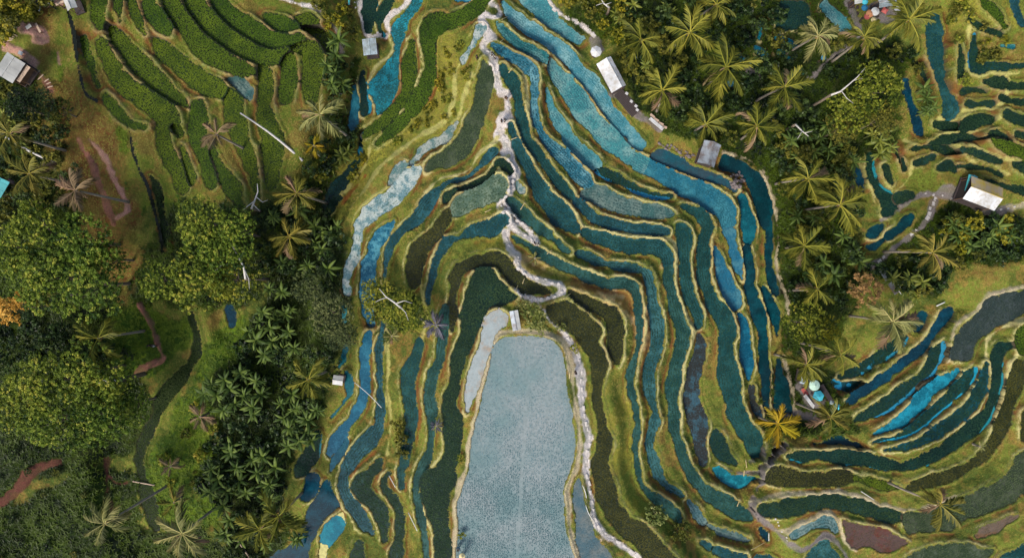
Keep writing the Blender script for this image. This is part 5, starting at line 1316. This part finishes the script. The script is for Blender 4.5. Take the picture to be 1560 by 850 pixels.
for i in range(3):
    bench('lounger', 1366+i*2.6, 18-i*3.6, 1.1, .32, R(-28), M_ROOFW, 'white lounger in the row of three on the cafe terrace', 'lounger', 'loungers in a row', h=.3, n=3)
bench('market_table', 1224, 596, 1.2, .6, R(-55), M_RED, 'reddish table beside the white roofed shelter', 'table')
bench('long_table', 1232, 613, 3.2, .5, R(-52), M_ROOFW, 'long pale counter below the reddish table', 'table')
bench('boardwalk', 1262, 606, 4.6, .7, R(-58), M_DARKWOOD, 'dark plank boardwalk beside the turquoise parasols', 'boardwalk', h=.25, n=5)
bench('bench', 58, 43, 1.4, .3, R(-62), M_PALEWOOD, 'pale bench on the round earthen court', 'bench')
bench('table', 45, 42, .8, .5, R(35), M_TINLIGHT, 'small grey table on the round earthen court', 'table')
bench('table', 35, 83, .6, .5, R(-25), M_ROOFB, 'small pale table on the lower earthen court', 'table')
bench('deck', 1352, 428, 4.4, .8, R(-57), M_TIN, 'blue grey plank walkway beside the tan shrub', 'walkway', h=.3, n=4)
bench('deck', 955, 158, 4.2, 1.6, R(-50), M_DARKWOOD, 'dark timber deck behind the long white shelter', 'deck', h=.2, n=7)
for i, (u, v) in enumerate([(57,112),(62,118),(68,123),(72,128),(75,133)]):
    x, y, z = G(u, v); mb = MB(); mb.tube([(-.5,0,.06),(0,0,.08),(.5,0,.06)], [.07,.075,.07], 7)
    o = ob('log_step', mb.mesh('log_step', M_PALEWOOD), None, (x, y, z), (0, 0, R(52-9*i))); tag(o, 'pale log laid as a step on the dirt stair', 'log', 'log steps of the dirt stair')
for i, (u, v) in enumerate([(16,62),(17,59),(19,56),(24,54)]):
    x, y, z = G(u, v); mb = MB(); mb.tube([(-.35,0,.06),(0,0,.08),(.35,0,.06)], [.06,.065,.06], 7)
    o = ob('log_step', mb.mesh('log_step', M_PALEWOOD), None, (x, y, z), (0, 0, R(10-16*i))); tag(o, 'pale log step above the tin roofed hut', 'log', 'log steps above the tin hut')
# two parked scooters on the upper track
def scooter(u, v, rot, mat, label):
    x, y, z = G(u, v); t = empty('scooter', (x, y, z), rot)
    mb = MB(); mb.tube([(-.75,0,.55),(-.45,0,.62),(-.1,0,.50),(.15,0,.35),(.42,0,.5),(.55,0,.85)], [.08,.19,.17,.13,.14,.10], 8); ob('body', mb.mesh('body', mat, True), t)
    mb = MB(); mb.tube([(-.65,0,.78),(-.3,0,.80),(.0,0,.74)], [.10,.14,.10], 8); ob('seat', mb.mesh('seat', M_BLACK, True), t)
    mb = MB(); mb.tube([(.52,-.34,.98),(.56,0,1.02),(.52,.34,.98)], [.022,.03,.022], 6); ob('handlebar', mb.mesh('handlebar', M_BLACK), t)
    for wx in (-.6, .66):
        mb = MB(); n = 14; pts = [(wx+.23*math.cos(k*6.283/n), 0, .25+.23*math.sin(k*6.283/n)) for k in range(n+1)]; mb.tube(pts, [.05]*(n+1), 6); ob('wheel', mb.mesh('wheel', M_BLACK, True), t)
    tag(t, label, 'scooter')
scooter(60, 4, R(85), M_BLUE, 'blue scooter parked on the track above the courts')
scooter(62, 11, R(95), M_ROOFB, 'pale blue scooter parked behind the blue one')
scooter(74, 6, R(-25), M_WHITE, 'white scooter parked beside the small grey shelter')
scooter(79, 9, R(-40), M_BLACK, 'black scooter parked nearest the plank canopy')
# ---- poles, fallen trunks and bare branches
def pole(name, a, b, ra, rb, za, zb, mat, label, cat, group=None, bend=.0, n=6):
    A = G(*a); B = G(*b); A = (A[0], A[1], A[2]+za); B = (B[0], B[1], B[2]+zb); mb = MB()
    D = np.array(B)-np.array(A); side = np.array([-D[1], D[0], 0]); side = side/(np.linalg.norm(side)+1e-9)
    P = [np.array([0, 0, 0])+D*s+side*bend*math.sin(math.pi*s) for s in np.linspace(0, 1, 6)]
    mb.tube(P, [ra+(rb-ra)*s for s in np.linspace(0, 1, 6)], n)
    o = ob(name, mb.mesh(name, mat, True), None, A); tag(o, label, cat, group); return o
pole('fallen_trunk', (375,178), (463,246), .10, .20, 2.2, .3, M_PALE, 'long bleached palm trunk leaning across the dense green terraces', 'trunk', bend=.3)
pole('fallen_trunk', (20,211), (102,253), .20, .12, 2.0, 2.4, M_PALE, 'long bleached trunk lying above the dark slope palms', 'trunk', bend=-.2)
pole('fallen_trunk', (478,228), (497,247), .07, .09, .8, .3, M_PALE, 'short bleached trunk below the long leaning one', 'trunk')
pole('fallen_trunk', (364,822), (384,850), .09, .12, .4, .4, M_PALEWOOD, 'pale brown log beside the palms at the deep pool', 'trunk')
pole('footbridge_log', (204,732), (237,738), .10, .10, .25, .25, M_PALEWOOD, 'thin log laid as a footbridge over the dark grassy channel', 'log')
pole('bamboo_pole', (542,581), (583,619), .05, .05, .9, .9, M_WHITEPOLE, 'long bleached bamboo pole crossing the narrow stream', 'pole', bend=.15)
pole('bamboo_pole', (594,722), (603,741), .06, .05, .7, .3, M_WHITEPOLE, 'bleached pipe between two dark terraces', 'pole')
pole('bamboo_pole', (1344,412), (1370,448), .06, .05, .6, .5, M_WHITEPOLE, 'long pale railing pole beside the blue grey walkway', 'pole')
pole('bamboo_pole', (1350,414), (1371,445), .05, .05, 1.0, .9, M_WHITEPOLE, 'upper pale railing pole beside the blue grey walkway', 'pole')
pole('bamboo_pole', (623,778), (636,807), .06, .05, .5, .3, M_WHITEPOLE, 'bleached pole lying on the western grass bank', 'pole')
pole('bamboo_pole', (1169,809), (1169,821), .06, .06, .6, .5, M_WHITEPOLE, 'white pipe spouting into the dark hole below the gully', 'pole')
pole('bamboo_pole', (1143,836), (1165,824), .05, .05, .3, .3, M_BAMBOO, 'thin bamboo pole on the bank under the dark hole', 'pole')
pole('bamboo_pole', (1424,466), (1437,460), .09, .08, .4, .4, M_WHITEPOLE, 'short bleached log above the dark blue strip', 'log')
pole('bamboo_pole', (1310,747), (1330,760), .07, .05, .3, .3, M_PALE, 'pale dead branch on the bank between two green strips', 'branch')
pole('bamboo_pole', (887,738), (893,757), .05, .05, .3, .3, M_WHITEPOLE, 'white pole lying beside the paving slabs', 'pole', bend=.1)
pole('bamboo_pole', (892,768), (902,790), .05, .05, .3, .3, M_WHITEPOLE, 'lower white pole lying beside the paving slabs', 'pole', bend=-.1)
for i, (a, b) in enumerate([((765,32),(773,27)),((762,68),(768,60)),((775,113),(781,104)),((779,214),(788,210)),((793,320),(800,308)),((739,324),(749,319)),((833,387),(841,381)),((796,432),(799,424)),((785,446),(789,434)),((858,455),(869,447)),((1134,698),(1136,711)),((1132,714),(1132,724)),((1121,769),(1127,758)),((868,566),(867,576))]):
    pole('bamboo_spout', a, b, .06, .06, .55, .25, M_BAMBOO, 'short bamboo spout carrying water from terrace to terrace', 'spout', 'bamboo spouts between terraces')
def dead_branch(pts, twigs, z, label):
    A = G(*pts[0]); mb = MB()
    def P(u, v, dz): w = W(u, v, A[2]+dz); return (w[0]-A[0], w[1]-A[1], dz)
    mb.tube([P(u, v, z+.3*i) for i, (u, v) in enumerate(pts)], [.15-.11*i/(len(pts)-1) for i in range(len(pts))], 7)
    for tw in twigs: mb.tube([P(u, v, z+.5+.1*i) for i, (u, v) in enumerate(tw)], [.07-.05*i/(len(tw)-1) for i in range(len(tw))], 6)
    t = empty('bare_tree', A); ob('branches', mb.mesh('branches', M_PALE, True), t)
    mb = MB(); q = P(*pts[0], z); mb.tube([(q[0], q[1], -.3), (q[0]+.1, q[1], z*.5), q], [.24,.2,.18], 8); ob('trunk', mb.mesh('trunk', M_BARK, True), t)
    tag(t, label, 'tree')
dead_branch([(374,425),(371,405),(363,392),(357,380),(350,369)], [[(363,393),(350,402),(338,404),(323,416)],[(372,410),(379,425),(380,440)],[(338,404),(330,402)]], 8.6, 'bleached bare tree sticking out of the fresh green crowns')
dead_branch([(1266,145),(1280,140),(1292,130),(1306,118),(1318,104)], [[(1282,139),(1290,150),(1300,158)],[(1300,123),(1312,120),(1320,122)]], 7.6, 'bleached bare branch on the lime green tree by the jungle')
dead_branch([(610,468),(600,460),(588,452),(578,440)], [[(604,462),(616,458),(628,462)],[(590,453),(580,456),(572,460)],[(610,468),(618,476),(622,488)]], 6.6, 'thin white twigs of a bare tree inside the pale green crown')
dead_branch([(165,582),(158,578),(150,584)], [[(158,578),(168,574),(176,580)]], 8.4, 'white bare stump in the broadleaf canopy')
dead_branch([(383,318),(388,306),(393,292),(392,280)], [[(388,306),(375,316),(364,325)],[(390,300),(400,308),(408,305)],[(386,312),(396,322)]], 3.0, 'grey bare sapling at the foot of the green terraces')
dead_branch([(928,12),(920,6),(915,-2)], [[(922,8),(932,4)],[(919,5),(908,9)]], 3.0, 'grey bare sapling above the paving stone row')
dead_branch([(1212,190),(1222,200),(1232,208)], [[(1222,200),(1215,212)],[(1225,203),(1238,200)]], 3.5, 'grey bare sapling in the jungle above the curving stream')

# ---- people
def skin_mesh(name, verts, edges, rads, mat, parent):
    me = bpy.data.meshes.new(name); me.from_pydata(verts, edges, []); me.materials.append(mat)
    o = ob(name, me, parent)
    o.modifiers.new('skin', 'SKIN')
    for sv, r in zip(me.skin_vertices[0].data, rads): sv.radius = (r, r)
    me.skin_vertices[0].data[0].use_root = True; s = o.modifiers.new('sub', 'SUBSURF'); s.levels = 1; s.render_levels = 1
    return o
def person(u, v, rot, top, legs, label, hat=None, arm=.0, group=None):
    x, y, z = G(u, v); t = empty('person', (x, y, z+.05), rot)
    V = [(0,0,.95),(0,0,1.15),(0,0,1.36),(0,0,1.48),(.02,0,1.60),(.01,0,1.70),
         (0,.10,.88),(.03,.11,.48),(0,.11,.06),(.13,.12,.03),(0,-.10,.88),(-.02,-.11,.48),(-.03,-.11,.06),(.10,-.12,.03),
         (0,.19,1.40),(.02+arm*.1,.25,1.13),(.10+arm*.25,.24,.92),(0,-.19,1.40),(.02,-.25,1.13),(.10,-.24,.92)]
    E = [(0,1),(1,2),(2,3),(3,4),(4,5),(0,6),(6,7),(7,8),(8,9),(0,10),(10,11),(11,12),(12,13),(2,14),(14,15),(15,16),(2,17),(17,18),(18,19)]
    Rr = [.14,.13,.15,.06,.095,.08,.09,.06,.045,.035,.09,.06,.045,.035,.06,.042,.035,.06,.042,.035]
    skin_mesh('body', V, E, Rr, M_SKIN, t)
    skin_mesh('shirt', [V[i] for i in (0,1,2,14,15,17,18)], [(0,1),(1,2),(2,3),(3,4),(2,5),(5,6)], [.16,.15,.17,.08,.055,.08,.055], top, t)
    skin_mesh('trousers', [V[i] for i in (0,6,7,8,10,11,12)], [(0,1),(1,2),(2,3),(0,4),(4,5),(5,6)], [.16,.11,.08,.06,.11,.08,.06], legs, t)
    mb = MB()
    if hat: mb.lathe([(.30,1.68),(.29,1.70),(.13,1.73),(.11,1.82),(.03,1.85)], 12); ob('hat', mb.mesh('hat', hat, True), t)
    else: mb.lathe([(.115,1.60),(.125,1.68),(.10,1.77),(.04,1.81)], 10); ob('hair', mb.mesh('hair', M_HAIR, True), t)
    tag(t, label, 'person', group)
person(814, 371, R(30), M_BLACK, M_WHITE, 'person in a black top and white trousers where the stepping stones meet')
person(819, 372, R(200), M_WHITE, M_BLACK, 'person in a white top where the stepping stones meet')
person(750, 86, R(120), M_ROOFB, M_BLACK, 'person in a pale blue shirt on the narrow spur clearing')
person(754, 90, R(220), M_TINLIGHT, M_BLACK, 'person in a grey shirt on the narrow spur clearing')
person(727, 91, R(10), M_BLACK, M_BLACK, 'person in black at the bend of the pale bund')
person(771, 152, R(60), M_BLACK, M_WOOD, 'person in black at the upper clearing')
person(764, 187, R(0), M_BLACK, M_WHITE, 'person in black standing on the wide pale clearing', group=None)
person(769, 186, R(150), M_WHITE, M_BLACK, 'person in white standing on the wide pale clearing')
person(234, 525, R(90), M_BLACK, M_BLACK, 'person in dark clothes walking on the reddish track')
person(240, 526, R(90), M_WHITE, M_BLACK, 'person in a white shirt walking on the reddish track')
person(699, 831, R(80), M_TINLIGHT, M_BLUE, 'person in grey bending at the pond edge', arm=1)
person(704, 846, R(120), M_WHITE, M_BLACK, 'person under a wide straw hat at the pond edge', hat=M_STRAW)
person(876, 566, R(20), M_BLACK, M_BLACK, 'person in black beside the paving slabs at the pond')
parasol(704, 847, 4.5, 1.95, M_STRAW, 'small cream parasol held over the pond edge', n=12)
# yellow scum on the bright blue pool
M_SCUM = mat_plain('pond_scum', s_(198,190,120), .8, .25, 2.5)
pool = [p for p in paddies if p.kind == 'algae'][0]
for outline in ('512,783 518,777 524,775 529,778 527,786 527,796 524,792 521,787 516,785', '486,824 490,828 497,829 500,833 498,842 498,856 497,870 484,870 484,850 485,835'):
    P = catmull([W(*[float(q) for q in s.split(',')], pool.z) for s in outline.split()], True, 4); rr = np.random.default_rng(3); P = P+rr.normal(0, .05, P.shape)
    n = len(P); mb = MB(); mb.add([(x, y, pool.z+.006) for x, y in P]+[(x, y, pool.z+.03) for x, y in P], [tuple(range(n, 2*n))]+[(k, (k+1) % n, n+(k+1) % n, n+k) for k in range(n)])
    o = ob('pond_scum', mb.mesh('pond_scum', M_SCUM)); o['kind'] = 'stuff'; tag(o, 'pale yellow scum floating at one end of the bright blue pool', 'scum')
